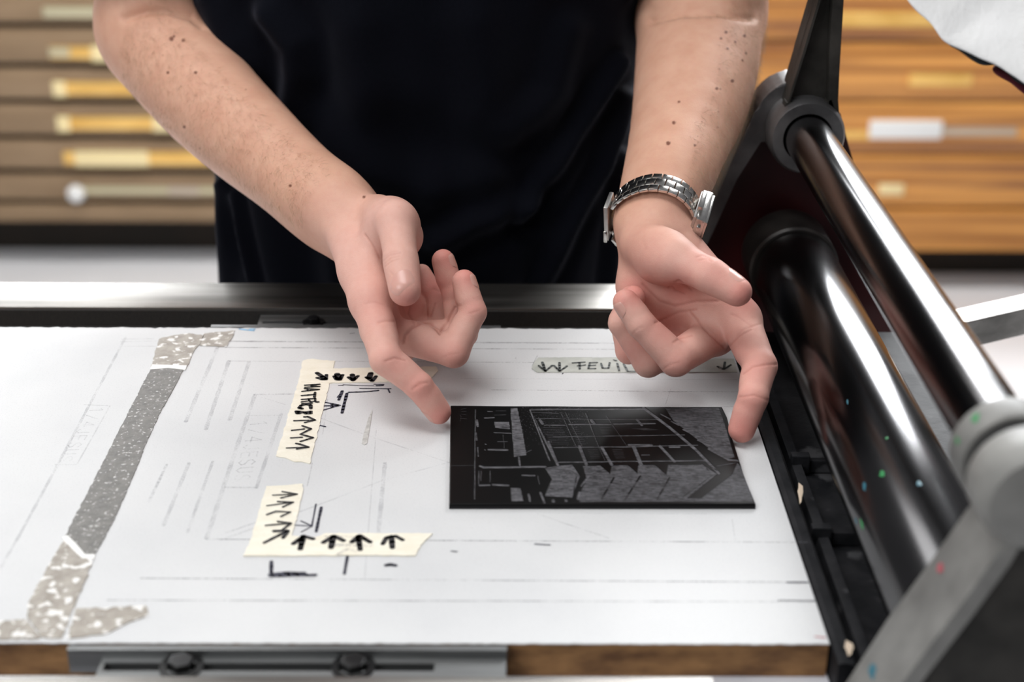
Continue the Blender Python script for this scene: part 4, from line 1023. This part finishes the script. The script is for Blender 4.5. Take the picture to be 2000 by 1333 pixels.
CREASE_B = [(z2(p), w, a, d0, d1) for p, w, a, d0, d1 in [
    ([(718, 978), (760, 945), (820, 935), (884, 932)], 2.0, 0.50, 860, 915), ([(700, 1086), (770, 1078), (835, 1100)], 1.9, 0.40, 860, 910), ([(640, 872), (670, 830), (700, 800), (755, 772)], 2.2, 0.45, 880, 940),
    ([(250, 560), (330, 640), (400, 662), (500, 640), (600, 640)], 2.4, 0.60, 890, 970), ([(310, 740), (420, 690), (500, 680)], 2.2, 0.50, 890, 970), ([(470, 690), (540, 770), (630, 858)], 2.4, 0.60, 890, 950),
    ([(370, 575), (420, 545), (475, 590)], 2.4, 0.9, 890, 950), ([(380, 560), (400, 590), (440, 605)], 2.0, 0.6, 890, 950), ([(205, 340), (255, 305), (330, 290)], 3.0, 0.12, 890, 960), ([(265, 300), (250, 350), (265, 400)], 3.5, 0.12, 890, 960),
    ([(395, 832), (425, 812), (480, 800)], 2.0, 0.4, 880, 930), ([(500, 435), (530, 425), (560, 440)], 1.8, 0.3, 870, 900), ([(510, 450), (545, 442), (570, 455)], 1.6, 0.25, 870, 900),
    ([(195, 800), (225, 770), (250, 760)], 1.8, 0.22, 870, 905), ([(340, 960), (380, 935), (420, 925)], 2.2, 0.2, 870, 910), ([(660, 700), (700, 715), (760, 760)], 2.0, 0.3, 880, 940), ([(690, 800), (720, 770), (800, 745)], 2, .25, 880, 940)]]
CREASE_B += [([(1270, 40), (1330, 24), (1400, 22), (1472, 34)], 9, 3.0, 1040, 1230), ([(1270, 20), (1370, 6), (1475, 15)], 18, 2.5, 1040, 1230)]
MOLE_A = [(335, 76, 4.6), (340, 71, 2.5), (358, 79, 3.2), (328, 142, 2.8), (382, 142, 3.2), (360, 248, 3.0), (567, 363, 3.0), (711, 385, 2.8), (318, 108, 1.4), (480, 175, 1.4), (440, 270, 1.3), (398, 217, 1.4), (500, 235, 1.3), (315, 215, 1.4), (390, 290, 1.6)]
MOLE_B = [(1418, 63, 3.2), (1408, 75, 2.4), (1436, 82, 2.4), (1421, 95, 2.4), (1405, 135, 2.0), (1430, 158, 3.6), (1400, 173, 3.0), (1407, 174, 2.0), (1326, 199, 2.4), (1316, 240, 3.6), (1305, 280, 4.2), (1357, 284, 2.4), (1454, 70, 3), (1450, 118, 2.2), (1457, 104, 2.4), (1371, 238, 1.6), (1403, 218, 1.5), (1402, 249, 1.8)]
RED_A = [(870, 820, 40), (845, 700, 45, .4), (800, 595, 36), (915, 535, 32), (872, 498, 34), (925, 600, 24, .6), (770, 710, 40, .5), (820, 760, 45, .7), (888, 700, 38, .5), (848, 560, 38), (740, 600, 60, .35)]
RED_B = [(1450, 845, 55), (1455, 578, 40), (1215, 585, 26, .8), (1240, 570, 34), (1480, 720, 46, .6), (1320, 715, 46, .5), (1380, 500, 40, .4), (1330, 560, 40, .8), (1260, 510, 60, .35), (1300, 640, 50, .6), (1440, 690, 60, .5), (1230, 690, 40, .6), (1400, 545, 50, .5), (1465, 790, 50, .7)]
def skin_mesh(H, creases, moles, reds):
    V, F_ = mesh_sdf(H['sdf'], H['lo'], H['hi'], VOX)
    V = relax(V, F_, 2, 0.5)
    N_ = vert_normals(V, F_)
    x, y, d = to_px(V)
    facing = np.clip(-(N_ * nrm_rows(V * 1e-3 - CAM)).sum(1) * 4, 0, 1)
    disp = np.zeros(len(V)); line = np.zeros(len(V))
    for pts, w, a, d0, d1 in creases:
        g = np.exp(-(line_px_dist(x, y, pts) / w) ** 2) * ((d > d0) & (d < d1)) * facing
        disp -= a * g; line = np.maximum(line, g * min(1, a * 1.6) * (w < 6))
    mole = np.zeros(len(V)); red = np.zeros(len(V))
    for (mx, my, r) in moles:
        q = np.hypot(x - mx, (y - my) * 1.05)
        mole = np.maximum(mole, np.clip((r - q) / 1.6 + 0.5, 0, 1) * (facing > 0.05) * (0.95 if r > 2 else 0.6)); disp += 0.15 * np.exp(-(q / r) ** 2) * (facing > 0.05)
    for (mx, my, r, *q) in reds:
        red = np.maximum(red, (q[0] if q else 1.0) * np.exp(-((x - mx) ** 2 + (y - my) ** 2) / r ** 2) * (d < 990))
    hand = np.clip(((V - H['wrist']) @ H['along']) / 60 + 0.3, 0, 1)
    red = np.clip(red, 0, 1)
    V = V + N_ * disp[:, None]
    return V, F_, np.stack([red, mole, line, hand], -1)
def nrm_rows(A): return A / np.linalg.norm(A, axis=1, keepdims=True)
VA, FA, CA = skin_mesh(HA, CREASE_A, MOLE_A, RED_A)
VB, FB, CB = skin_mesh(HB, CREASE_B, MOLE_B, RED_B)

# trunk, neck and head under and above the shirt (out of the frame), coarse
TX, TY = -66.0, 1168.0
def trunk_ab(z):
    a = np.interp(z, [-250, 0, 120, 220, 330, 400, 450, 490], [172, 170, 170, 174, 190, 196, 170, 90])
    b = np.interp(z, [-250, 0, 120, 220, 330, 400, 450, 490], [112, 112, 114, 116, 118, 108, 90, 60])
    return a, b
def trunk_sdf(P, grow=0.0, top=488.0, bottom=-240.0):
    a, b = trunk_ab(P[:, 2])
    a, b = a + grow, b + grow
    k = np.sqrt(((P[:, 0] - TX) / a) ** 2 + ((P[:, 1] - TY) / b) ** 2)
    d = (k - 1) * np.minimum(a, b)
    return np.maximum(d, np.maximum(P[:, 2] - top - grow, bottom - P[:, 2])).astype(np.float32)
def body_core(P):
    d = trunk_sdf(P, -26)
    d = smin(d, rcone(P, (TX, TY + 15, 470), (TX, TY - 5, 560), 62, 58), 30)
    hd = ellip(P, (TX, TY - 25, 680), np.eye(3), (76, 96, 112))
    hd = smin(hd, ellip(P, (TX, TY - 70, 610), np.eye(3), (48, 46, 50)), 30)
    hd = smin(hd, rcone(P, (TX, TY - 118, 690), (TX, TY - 136, 655), 8, 13), 12)
    for s in (-1, 1): hd = smin(hd, ellip(P, (TX + 78 * s, TY - 15, 670), np.eye(3), (9, 20, 31)), 5)
    return smin(d, hd, 20)
VC, FC = mesh_sdf(body_core, (TX - 240, TY - 190, -260), (TX + 240, TY + 160, 820), 6.0)

person = tag(empty('person', (TX * 1e-3, TY * 1e-3, FLOOR_Z)), 'person in a navy T-shirt leaning over the board, both index fingers on the block', 'person')
# skin
m, nt, b, N, L = new_mat('skin')
at = N.new('ShaderNodeAttribute'); at.attribute_name = 'tone'
sp = N.new('ShaderNodeSeparateColor'); L.new(at.outputs['Color'], sp.inputs[0])
tc = N.new('ShaderNodeTexCoord')
n1 = N.new('ShaderNodeTexNoise'); n1.inputs['Scale'].default_value = 55; n1.inputs['Detail'].default_value = 6
n2 = N.new('ShaderNodeTexNoise'); n2.inputs['Scale'].default_value = 900; n2.inputs['Detail'].default_value = 3
vo = N.new('ShaderNodeTexVoronoi'); vo.inputs['Scale'].default_value = 1500
for q in (n1, n2, vo): L.new(tc.outputs['Object'], q.inputs['Vector'])
rp = N.new('ShaderNodeValToRGB'); rp.color_ramp.elements[0].position, rp.color_ramp.elements[1].position = 0.3, 0.7
rp.color_ramp.elements[0].color, rp.color_ramp.elements[1].color = (0.615, 0.335, 0.228, 1), (0.69, 0.405, 0.285, 1)
L.new(n1.outputs[0], rp.inputs[0])
def mixc(fac, c1, col, amt=1.0):
    mx = N.new('ShaderNodeMixRGB'); mx.inputs[2].default_value = (*col, 1)
    mu = N.new('ShaderNodeMath'); mu.operation = 'MULTIPLY'; mu.inputs[1].default_value = amt
    L.new(fac, mu.inputs[0]); L.new(mu.outputs[0], mx.inputs[0]); L.new(c1, mx.inputs[1])
    return mx.outputs[0]
n3 = N.new('ShaderNodeTexNoise'); n3.inputs['Scale'].default_value = 230; n3.inputs['Detail'].default_value = 4
L.new(tc.outputs['Object'], n3.inputs['Vector'])
mr3 = N.new('ShaderNodeMapRange'); mr3.inputs[1].default_value, mr3.inputs[2].default_value = 0.35, 0.75
L.new(n3.outputs[0], mr3.inputs[0])
cc = mixc(at.outputs['Alpha'], rp.outputs[0], (0.75, 0.445, 0.385), 0.72)
cc = mixc(mr3.outputs[0], cc, (0.60, 0.27, 0.21), 0.22)
cc = mixc(sp.outputs[0], cc, (0.64, 0.205, 0.175), 0.68)
cc = mixc(sp.outputs[2], cc, (0.40, 0.12, 0.085), 0.38)
cc = mixc(sp.outputs[1], cc, (0.17, 0.060, 0.036), 1.0)
L.new(cc, b.inputs['Base Color'])
b.inputs['Roughness'].default_value = 0.55
b.inputs['Specular IOR Level'].default_value = 0.26
b.inputs['Subsurface Weight'].default_value = 0.09
b.inputs['Subsurface Radius'].default_value = (1.0, 0.35, 0.2)
b.inputs['Subsurface Scale'].default_value = 0.005
bp = N.new('ShaderNodeBump'); bp.inputs['Strength'].default_value = 0.15; bp.inputs['Distance'].default_value = 0.0005
ad0 = N.new('ShaderNodeMath'); ad0.operation = 'ADD'; L.new(n2.outputs[0], ad0.inputs[0]); L.new(vo.outputs['Distance'], ad0.inputs[1])
ad = N.new('ShaderNodeMath'); ad.operation = 'MULTIPLY_ADD'; ad.inputs[1].default_value = 0.7; L.new(n3.outputs[0], ad.inputs[0]); L.new(ad0.outputs[0], ad.inputs[2])
L.new(ad.outputs[0], bp.inputs['Height']); L.new(bp.outputs[0], b.inputs['Normal'])
M['skin'] = m
nA, nB = len(VA), len(VB)
body = mesh_np('body', np.concatenate([VA, VB, VC]) * 1e-3, np.concatenate([FA, FB + nA, FC + nA + nB]), M['skin'], person)
tone = np.concatenate([CA, CB, np.zeros((len(VC), 4))])
body.data.attributes.new('tone', 'FLOAT_COLOR', 'POINT').data.foreach_set('color', tone.astype(np.float32).ravel())
tag(body, 'bare forearms and hands, fingers curled and index fingers pointing down')
# fingernails lie on the skin of the fingertip
m, nt, b, N, L = new_mat('fingernail')
b.inputs['Base Color'].default_value = (0.66, 0.36, 0.30, 1); b.inputs['Roughness'].default_value = 0.30
b.inputs['Subsurface Weight'].default_value = 0.1; b.inputs['Subsurface Scale'].default_value = 0.002
M['nail'] = m
def nail(H, finger, dorsal, length, width, back=0.0, twist=0.0):
    A = H['J'][finger]; bdir = nrm(A[3] - A[2]); tip = A[3]
    dn = nrm(dorsal - bdir * (dorsal @ bdir)); sd = np.cross(bdir, dn)
    ax_ = bdir * math.cos(twist) + sd * math.sin(twist); sx_ = np.cross(ax_, dn)
    r = H['R'][finger][3]
    nu, nv = 17, 17
    P0, D0, lift = [], [], []
    half = r * math.sin(width)
    for j in range(nv):
        v = 2 * j / (nv - 1) - 1
        prof = (1 - 0.55 * max(0, -v) ** 3 - 0.18 * max(0, v) ** 4)      # root narrower than the free edge
        for i in range(nu):
            u = 2 * i / (nu - 1) - 1
            yy = v * (1 - 0.22 * u * u * (1 if v < 0 else 0.6))
            c0 = tip + bdir * (r * 0.35 - back - length * 0.5)
            q = c0 + ax_ * yy * length * 0.5
            ang = u * prof * width
            P0.append(q + sx_ * math.sin(ang) * r * 0.55); D0.append(nrm(dn * math.cos(ang * 0.6) + sx_ * math.sin(ang * 0.6)))
            lift.append(0.30 * (1 - max(abs(u), abs(v)) ** 5) + 0.02)
    P0, D0, lift = np.array(P0), np.array(D0), np.array(lift)
    lo_, hi_ = np.zeros(len(P0)), np.full(len(P0), r * 2.6)
    for _ in range(22):
        mid = (lo_ + hi_) / 2
        s = H['sdf']((P0 + D0 * mid[:, None]).astype(np.float32)) > 0
        hi_ = np.where(s, mid, hi_); lo_ = np.where(s, lo_, mid)
    top_ = P0 + D0 * (hi_ + lift)[:, None]; bot_ = P0 + D0 * (hi_ - 0.8)[:, None]
    V = np.concatenate([top_, bot_]) * 1e-3; n = nu * nv
    F = [[j * nu + i, j * nu + i + 1, (j + 1) * nu + i + 1, (j + 1) * nu + i] for j in range(nv - 1) for i in range(nu - 1)]
    F += [[n + q for q in f[::-1]] for f in F]
    return mesh_np('fingernail', V, F, M['nail'], body)
TW = -0.55
nail(HA, 'thumb', cv(-0.16, 0.12, 0.95), 12.0, 0.95, -1.5, TW)
nail(HA, 'middle', cv(0.9, 0.25, 0.2), 10, 0.75)
nail(HA, 'ring', cv(0.85, 0.35, 0.25), 10, 0.75)
nail(HA, 'index', cv(-0.7, -0.65, -0.1), 10.5, 0.75)
nail(HB, 'thumb', cv(0.34, 0.86, 0.22), 12.0, 0.80, 2.5)
nail(HB, 'middle', cv(-0.80, -0.35, 0.42), 10, 0.75)
nail(HB, 'ring', cv(-0.65, 0.35, 0.55), 10, 0.75)

# ------------------------------------------------------------------ T-shirt and trousers
def sleeve_pts(H, t0, t1):
    e, s = H['arm'][-1][0], None
    return e
shA, shB = np.array(HAND_A['shoulder']) * 1000, np.array(HAND_B['shoulder']) * 1000
elA, elB = HA['arm'][-1][0], HB['arm'][-1][0]
def shirt_sdf(P):
    d = trunk_sdf(P, 2.5, bottom=-170.0)
    for s, e in ((shA, elA), (shB, elB)):
        end = s + (e - s) * (0.86 if s[0] < TX else 0.93)
        ax = nrm(e - s)
        sl = rcone(P, s + np.array([np.sign(TX - s[0]) * 20, 0, 8]), end, 64, 64)
        cutp = (P - end) @ ax
        sl = np.maximum(sl, cutp.astype(np.float32))
        d = smin(d, sl, 22)
    return d
VS, FS = mesh_sdf(shirt_sdf, (TX - 300, TY - 200, -190), (TX + 300, TY + 190, 520), 4.0)
VS = relax(VS, FS, 2)
NS = vert_normals(VS, FS)
sx, sy, sd_ = to_px(VS)
FOLDS = [([(520, 30), (570, 90), (575, 150), (560, 230)], 26, 7.0), ([(400, 0), (450, 90), (470, 200)], 24, 5.0), ([(455, 380), (470, 450), (498, 560)], 9, 4.0), ([(432, 360), (440, 560)], 10, 3.5),
         ([(1215, 120), (1150, 230), (1060, 360), (1020, 430)], 13, 4.5), ([(1232, 190), (1180, 330), (1110, 450), (1060, 560)], 13, 4.5), ([(1030, 400), (930, 440), (850, 480)], 22, 6.0), ([(700, 60), (720, 200), (690, 330)], 60, 4.0),
         ([(930, 50), (980, 200), (940, 330)], 55, 4.0), ([(1225, 300), (1205, 420), (1190, 560)], 10, 3.5), ([(760, 250), (900, 300), (1010, 300)], 40, -3.0), ([(640, 380), (660, 560)], 24, 3.0), ([(1120, 60), (1090, 180), (1000, 260)], 26, 4.0), ([(600, 250), (700, 330), (830, 380)], 30, 3.0)]
front = np.clip(-NS[:, 1] * 2 + 0.35, 0, 1)
dsp = np.zeros(len(VS))
for pts, w, a in FOLDS:
    q = line_px_dist(sx, sy, pts)
    dsp += 1.5 * a * (np.exp(-(q / w) ** 2) - 0.45 * np.exp(-((q - 2.1 * w) / w) ** 2)) * front
th = np.arctan2(VS[:, 1] - TY, VS[:, 0] - TX)
dsp += 2.2 * np.sin(th * 9 + VS[:, 2] * 0.006) * np.clip((150 - VS[:, 2]) / 250, 0, 1) + 1.4 * np.sin(th * 17 + VS[:, 2] * 0.013)
VS = VS + NS * dsp[:, None]
m, nt, b, N, L = new_mat('navy_jersey')
tc = N.new('ShaderNodeTexCoord'); mp = N.new('ShaderNodeMapping'); mp.inputs['Scale'].default_value = (1, 1, 0.25)
L.new(tc.outputs['Object'], mp.inputs[0])
n1 = N.new('ShaderNodeTexNoise'); n1.inputs['Scale'].default_value = 1500; n1.inputs['Detail'].default_value = 2
L.new(mp.outputs[0], n1.inputs[0])
rp = N.new('ShaderNodeValToRGB'); rp.color_ramp.elements[0].color, rp.color_ramp.elements[1].color = (0.0012, 0.0015, 0.0030, 1), (0.0036, 0.0043, 0.0078, 1)
L.new(n1.outputs[0], rp.inputs[0]); L.new(rp.outputs[0], b.inputs['Base Color'])
b.inputs['Roughness'].default_value = 0.9; b.inputs['Specular IOR Level'].default_value = 0.06
b.inputs['Sheen Weight'].default_value = 0.06; b.inputs['Sheen Roughness'].default_value = 0.45
b.inputs['Sheen Tint'].default_value = (0.75, 0.78, 1.0, 1)
bp = N.new('ShaderNodeBump'); bp.inputs['Strength'].default_value = 0.3; bp.inputs['Distance'].default_value = 0.0005
L.new(n1.outputs[0], bp.inputs['Height']); L.new(bp.outputs[0], b.inputs['Normal'])
M['jersey'] = m
tag(mesh_np('t_shirt', VS * 1e-3, FS, M['jersey'], person), 'plain dark navy T-shirt with soft folds')
def trousers(P):
    a = np.full(len(P), 0, np.float32)
    d = rcone(P, (TX - 75, TY + 5, -200), (TX + 75, TY + 5, -200), 104, 104)
    for s in (-1, 1):
        d = smin(d, rcone(P, (TX + 82 * s, TY + 5, -240), (TX + 92 * s, TY + 25, -560), 98, 72), 30)
        d = np.minimum(d, rcone(P, (TX + 92 * s, TY + 25, -560), (TX + 96 * s, TY + 40, -800), 72, 62))
        d = smin(d, rcone(P, (TX + 96 * s, TY + 40, -830), (TX + 104 * s, TY - 110, -838), 46, 40), 12)
    return np.maximum(d, np.maximum(-878 - P[:, 2], P[:, 2] + 150)).astype(np.float32)
VT, FT = mesh_sdf(trousers, (TX - 260, TY - 200, -900), (TX + 260, TY + 200, -110), 8.0)
M['denim'] = noisy('dark_trousers', (0.010, 0.012, 0.018), (0.02, 0.023, 0.032), 200, (0.8, 0.9))
mesh_np('trousers', VT * 1e-3, FT, M['denim'], person)
# ------------------------------------------------------------------ steel wristwatch on the right-hand wrist of the picture
wc = HB['wrist'] + HB['fore'] * 3.5
fz = HB['fore']                                        # along the forearm
dors = cv(1.0, 0.10, 0.0); dors = nrm(dors - fz * (dors @ fz))        # back of the wrist
rad = nrm(np.cross(fz, dors)); rad = rad if rad @ cv(0, 0.7, 0.7) > 0 else -rad   # thumb side
NPH = 180
ph = np.linspace(0, 2 * np.pi, NPH, endpoint=False)    # 0: back of the wrist, 90: thumb side, 180: inner wrist
dirs = np.cos(ph)[:, None] * dors + np.sin(ph)[:, None] * rad
rad_hit = np.zeros(NPH)
for off in (0, 8):
    lo_, hi_ = np.zeros(NPH), np.full(NPH, 48.0)
    for _ in range(20):
        mid = (lo_ + hi_) / 2
        s = HB['sdf']((wc + fz * off + dirs * mid[:, None]).astype(np.float32)) > 0
        hi_ = np.where(s, mid, hi_); lo_ = np.where(s, lo_, mid)
    rad_hit = np.maximum(rad_hit, np.minimum(hi_, 40))
ker = np.exp(-np.linspace(-2, 2, 25) ** 2); ker /= ker.sum()
rad_s = np.convolve(np.concatenate([rad_hit[-12:], rad_hit, rad_hit[:12]]), ker, 'valid')
rad_s = np.maximum(rad_s, rad_hit) + 1.9
curve = wc + dirs * rad_s[:, None]
watch = tag(empty('wristwatch', tuple(wc * 1e-3)), 'square steel wristwatch with a linked metal bracelet on the person\'s wrist', 'wristwatch')
seg = np.linalg.norm(np.roll(curve, -1, 0) - curve, axis=1); cum = np.concatenate([[0], np.cumsum(seg)]); TOT = cum[-1]
def on_band(s):
    s = s % TOT; f = np.interp(s, cum, np.arange(NPH + 1)); i = int(f) % NPH; t = f - int(f)
    p = curve[i] * (1 - t) + curve[(i + 1) % NPH] * t
    tg_ = nrm(curve[(i + 3) % NPH] - curve[(i - 2) % NPH]); n_ = nrm(np.cross(tg_, fz))
    if n_ @ (p - wc) < 0: n_ = -n_
    return p, tg_, n_
WORLD = {}
def put(name, me, p, t, n, f, parent):
    o = bpy.data.objects.new(name, me); COL.objects.link(o); o.parent = parent
    W = Matrix(((t[0], f[0], n[0], p[0] * 1e-3), (t[1], f[1], n[1], p[1] * 1e-3), (t[2], f[2], n[2], p[2] * 1e-3), (0, 0, 0, 1)))
    WORLD[o.name] = W
    Wp = WORLD.get(parent.name) or Matrix.Translation(parent.location)
    o.matrix_basis = Wp.inverted() @ W
    return o
def local_box(name, sx, sy, sz, mat, bev):
    bm = bmesh.new(); add_box(bm, -sx / 2e3, sx / 2e3, -sy / 2e3, sy / 2e3, -sz / 2e3, sz / 2e3)
    bmesh.ops.bevel(bm, geom=list(bm.edges), offset=bev * 1e-3, segments=2, profile=0.6, affect='EDGES', clamp_overlap=True)
    me = bpy.data.meshes.new(name); bm.to_mesh(me); bm.free(); me.materials.append(mat)
    for p in me.polygons: p.use_smooth = True
    try: me.set_sharp_from_angle(angle=math.radians(40))
    except Exception: pass
    return me
M['watch_steel'] = noisy('polished_watch_steel', (0.58, 0.565, 0.54), (0.66, 0.645, 0.62), 200, (0.16, 0.26), metal=1.0)
M['watch_brushed'] = noisy('brushed_clasp_steel', (0.55, 0.54, 0.52), (0.62, 0.61, 0.59), 300, (0.32, 0.42), metal=1.0, stretch=(1, 6, 1))
M['watch_glass'] = plain('dark_watch_glass', (0.01, 0.013, 0.018), 0.05)
STEP = 6.3
n_link = int(round(TOT / STEP)); STEP = TOT / n_link
me_mid = local_box('link_mid', STEP - 0.35, 6.9, 2.3, M['watch_steel'], 0.45)
me_side = local_box('link_side', STEP - 0.35, 5.2, 2.1, M['watch_steel'], 0.45)
for i in range(n_link):
    for row, (off, sh, me) in enumerate(((-6.1, 0.0, me_side), (0, 0.5, me_mid), (6.1, 0.0, me_side))):
        s = (i + sh) * STEP
        if min(s % TOT, TOT - s % TOT) < 12.5: continue
        if abs(s % TOT - TOT * 0.5) < 11: continue
        p, t, n = on_band(s)
        put('link', me, p + fz * off, t, n, fz, watch)
p, t, n = on_band(TOT * 0.5)
cl_ = put('clasp', local_box('clasp', 27, 18.5, 3.2, M['watch_brushed'], 1.2), p + n * 0.8, t, n, fz, watch)
put('clasp_button', local_box('clasp_button', 9, 20, 2.6, M['watch_steel'], 0.9), p + n * 1.4 + t * 10, t, n, fz, cl_)
n = cv(1.0, -0.05, -0.20); n = nrm(n - fz * (n @ fz)); t = nrm(np.cross(fz, n)); t = t if t @ rad > 0 else -t
lo_, hi_ = 0.0, 45.0
for _ in range(20):
    mid = (lo_ + hi_) / 2
    if HB['sdf']((wc + n * mid)[None].astype(np.float32))[0] > 0: hi_ = mid
    else: lo_ = mid
cp = wc + n * (hi_ + 3.2) + rad * 6.5
case = put('case', local_box('case', 30, 32, 6.6, M['watch_steel'], 1.8), cp, t, n, fz, watch)
put('bezel', local_box('bezel', 27, 30, 1.8, M['watch_steel'], 0.7), cp + n * 3.8, t, n, fz, case)
put('glass', local_box('glass', 23, 25, 0.8, M['watch_glass'], 0.3), cp + n * 4.5, t, n, fz, case)
put('case_back', local_box('case_back', 29, 28, 2.0, M['watch_brushed'], 0.6), cp - n * 4.0, t, n, fz, case)
for sgn in (-1, 1):
    put('lug', local_box('lug', 6, 18.6, 3.4, M['watch_steel'], 1.0), cp + t * 16.6 * sgn - n * 2.6, t, n, fz, case)
    put('push_button', local_box('push_button', 3.5, 2.2, 2.6, M['watch_steel'], 0.6), cp + t * 9 * sgn + fz * -17.4, t, n, fz, case)

# ------------------------------------------------------------------ fine hair on the forearms
def arm_hair(H, V, F, count, seed, keep):
    rg = np.random.default_rng(seed)
    N_ = vert_normals(V, F)
    t = (V - H['wrist']) @ H['fore']
    ok = (t > 4) & (t < 250) & keep(V, N_, H)
    ids = rg.choice(np.nonzero(ok)[0], count)
    x, y, d = to_px(V[ids])
    pts = []
    for i in ids:
        n = N_[i]; dn = -H['fore'] + 0.9 * rg.normal(0, 1, 3) * 0.5 + np.array([0, 0, -0.25])
        dn = dn - n * (dn @ n); dn = dn / np.linalg.norm(dn)
        ln = rg.uniform(3.5, 8.0); lift = rg.uniform(0.3, 1.1)
        c = np.cross(n, dn) * rg.normal(0, 0.25)
        p0 = V[i] - n * 0.15
        pts.append([p0, p0 + n * lift * ln * 0.35 + dn * ln * 0.30, p0 + n * lift * ln * 0.55 + (dn + c * 0.5) * ln * 0.65, p0 + n * lift * ln * 0.6 + (dn + c) * ln])
    return np.array(pts)
def back_side(V, N_, H): return (N_ @ (-H['palmar']) > -0.35) & (N_[:, 2] > -0.35)
SA = arm_hair(HA, VA, FA, 3400, 3, back_side)
SB = arm_hair(HB, VB, FB, 3400, 4, back_side)
Pn = np.concatenate([SA, SB])
cu = bpy.data.curves.new('arm_hair', 'CURVE'); cu.dimensions = '3D'; cu.bevel_depth = 0.000042; cu.bevel_resolution = 0
for st in Pn:
    sp_ = cu.splines.new('POLY'); sp_.points.add(3)
    sp_.points.foreach_set('co', np.concatenate([st * 1e-3, np.ones((4, 1))], 1).astype(np.float32).ravel())
    for k, r_ in enumerate((1.0, 0.85, 0.6, 0.2)): sp_.points[k].radius = r_
M['hair'] = plain('brown_arm_hair', (0.36, 0.23, 0.13), 0.4)
cu.materials.append(M['hair'])
tmp = bpy.data.objects.new('arm_hair_curve', cu); COL.objects.link(tmp)
dg = bpy.context.evaluated_depsgraph_get()
hm = bpy.data.meshes.new_from_object(tmp.evaluated_get(dg)); hm.name = 'arm_hair'
bpy.data.objects.remove(tmp)
tag(link('arm_hair', hm, None, body), kind='stuff')
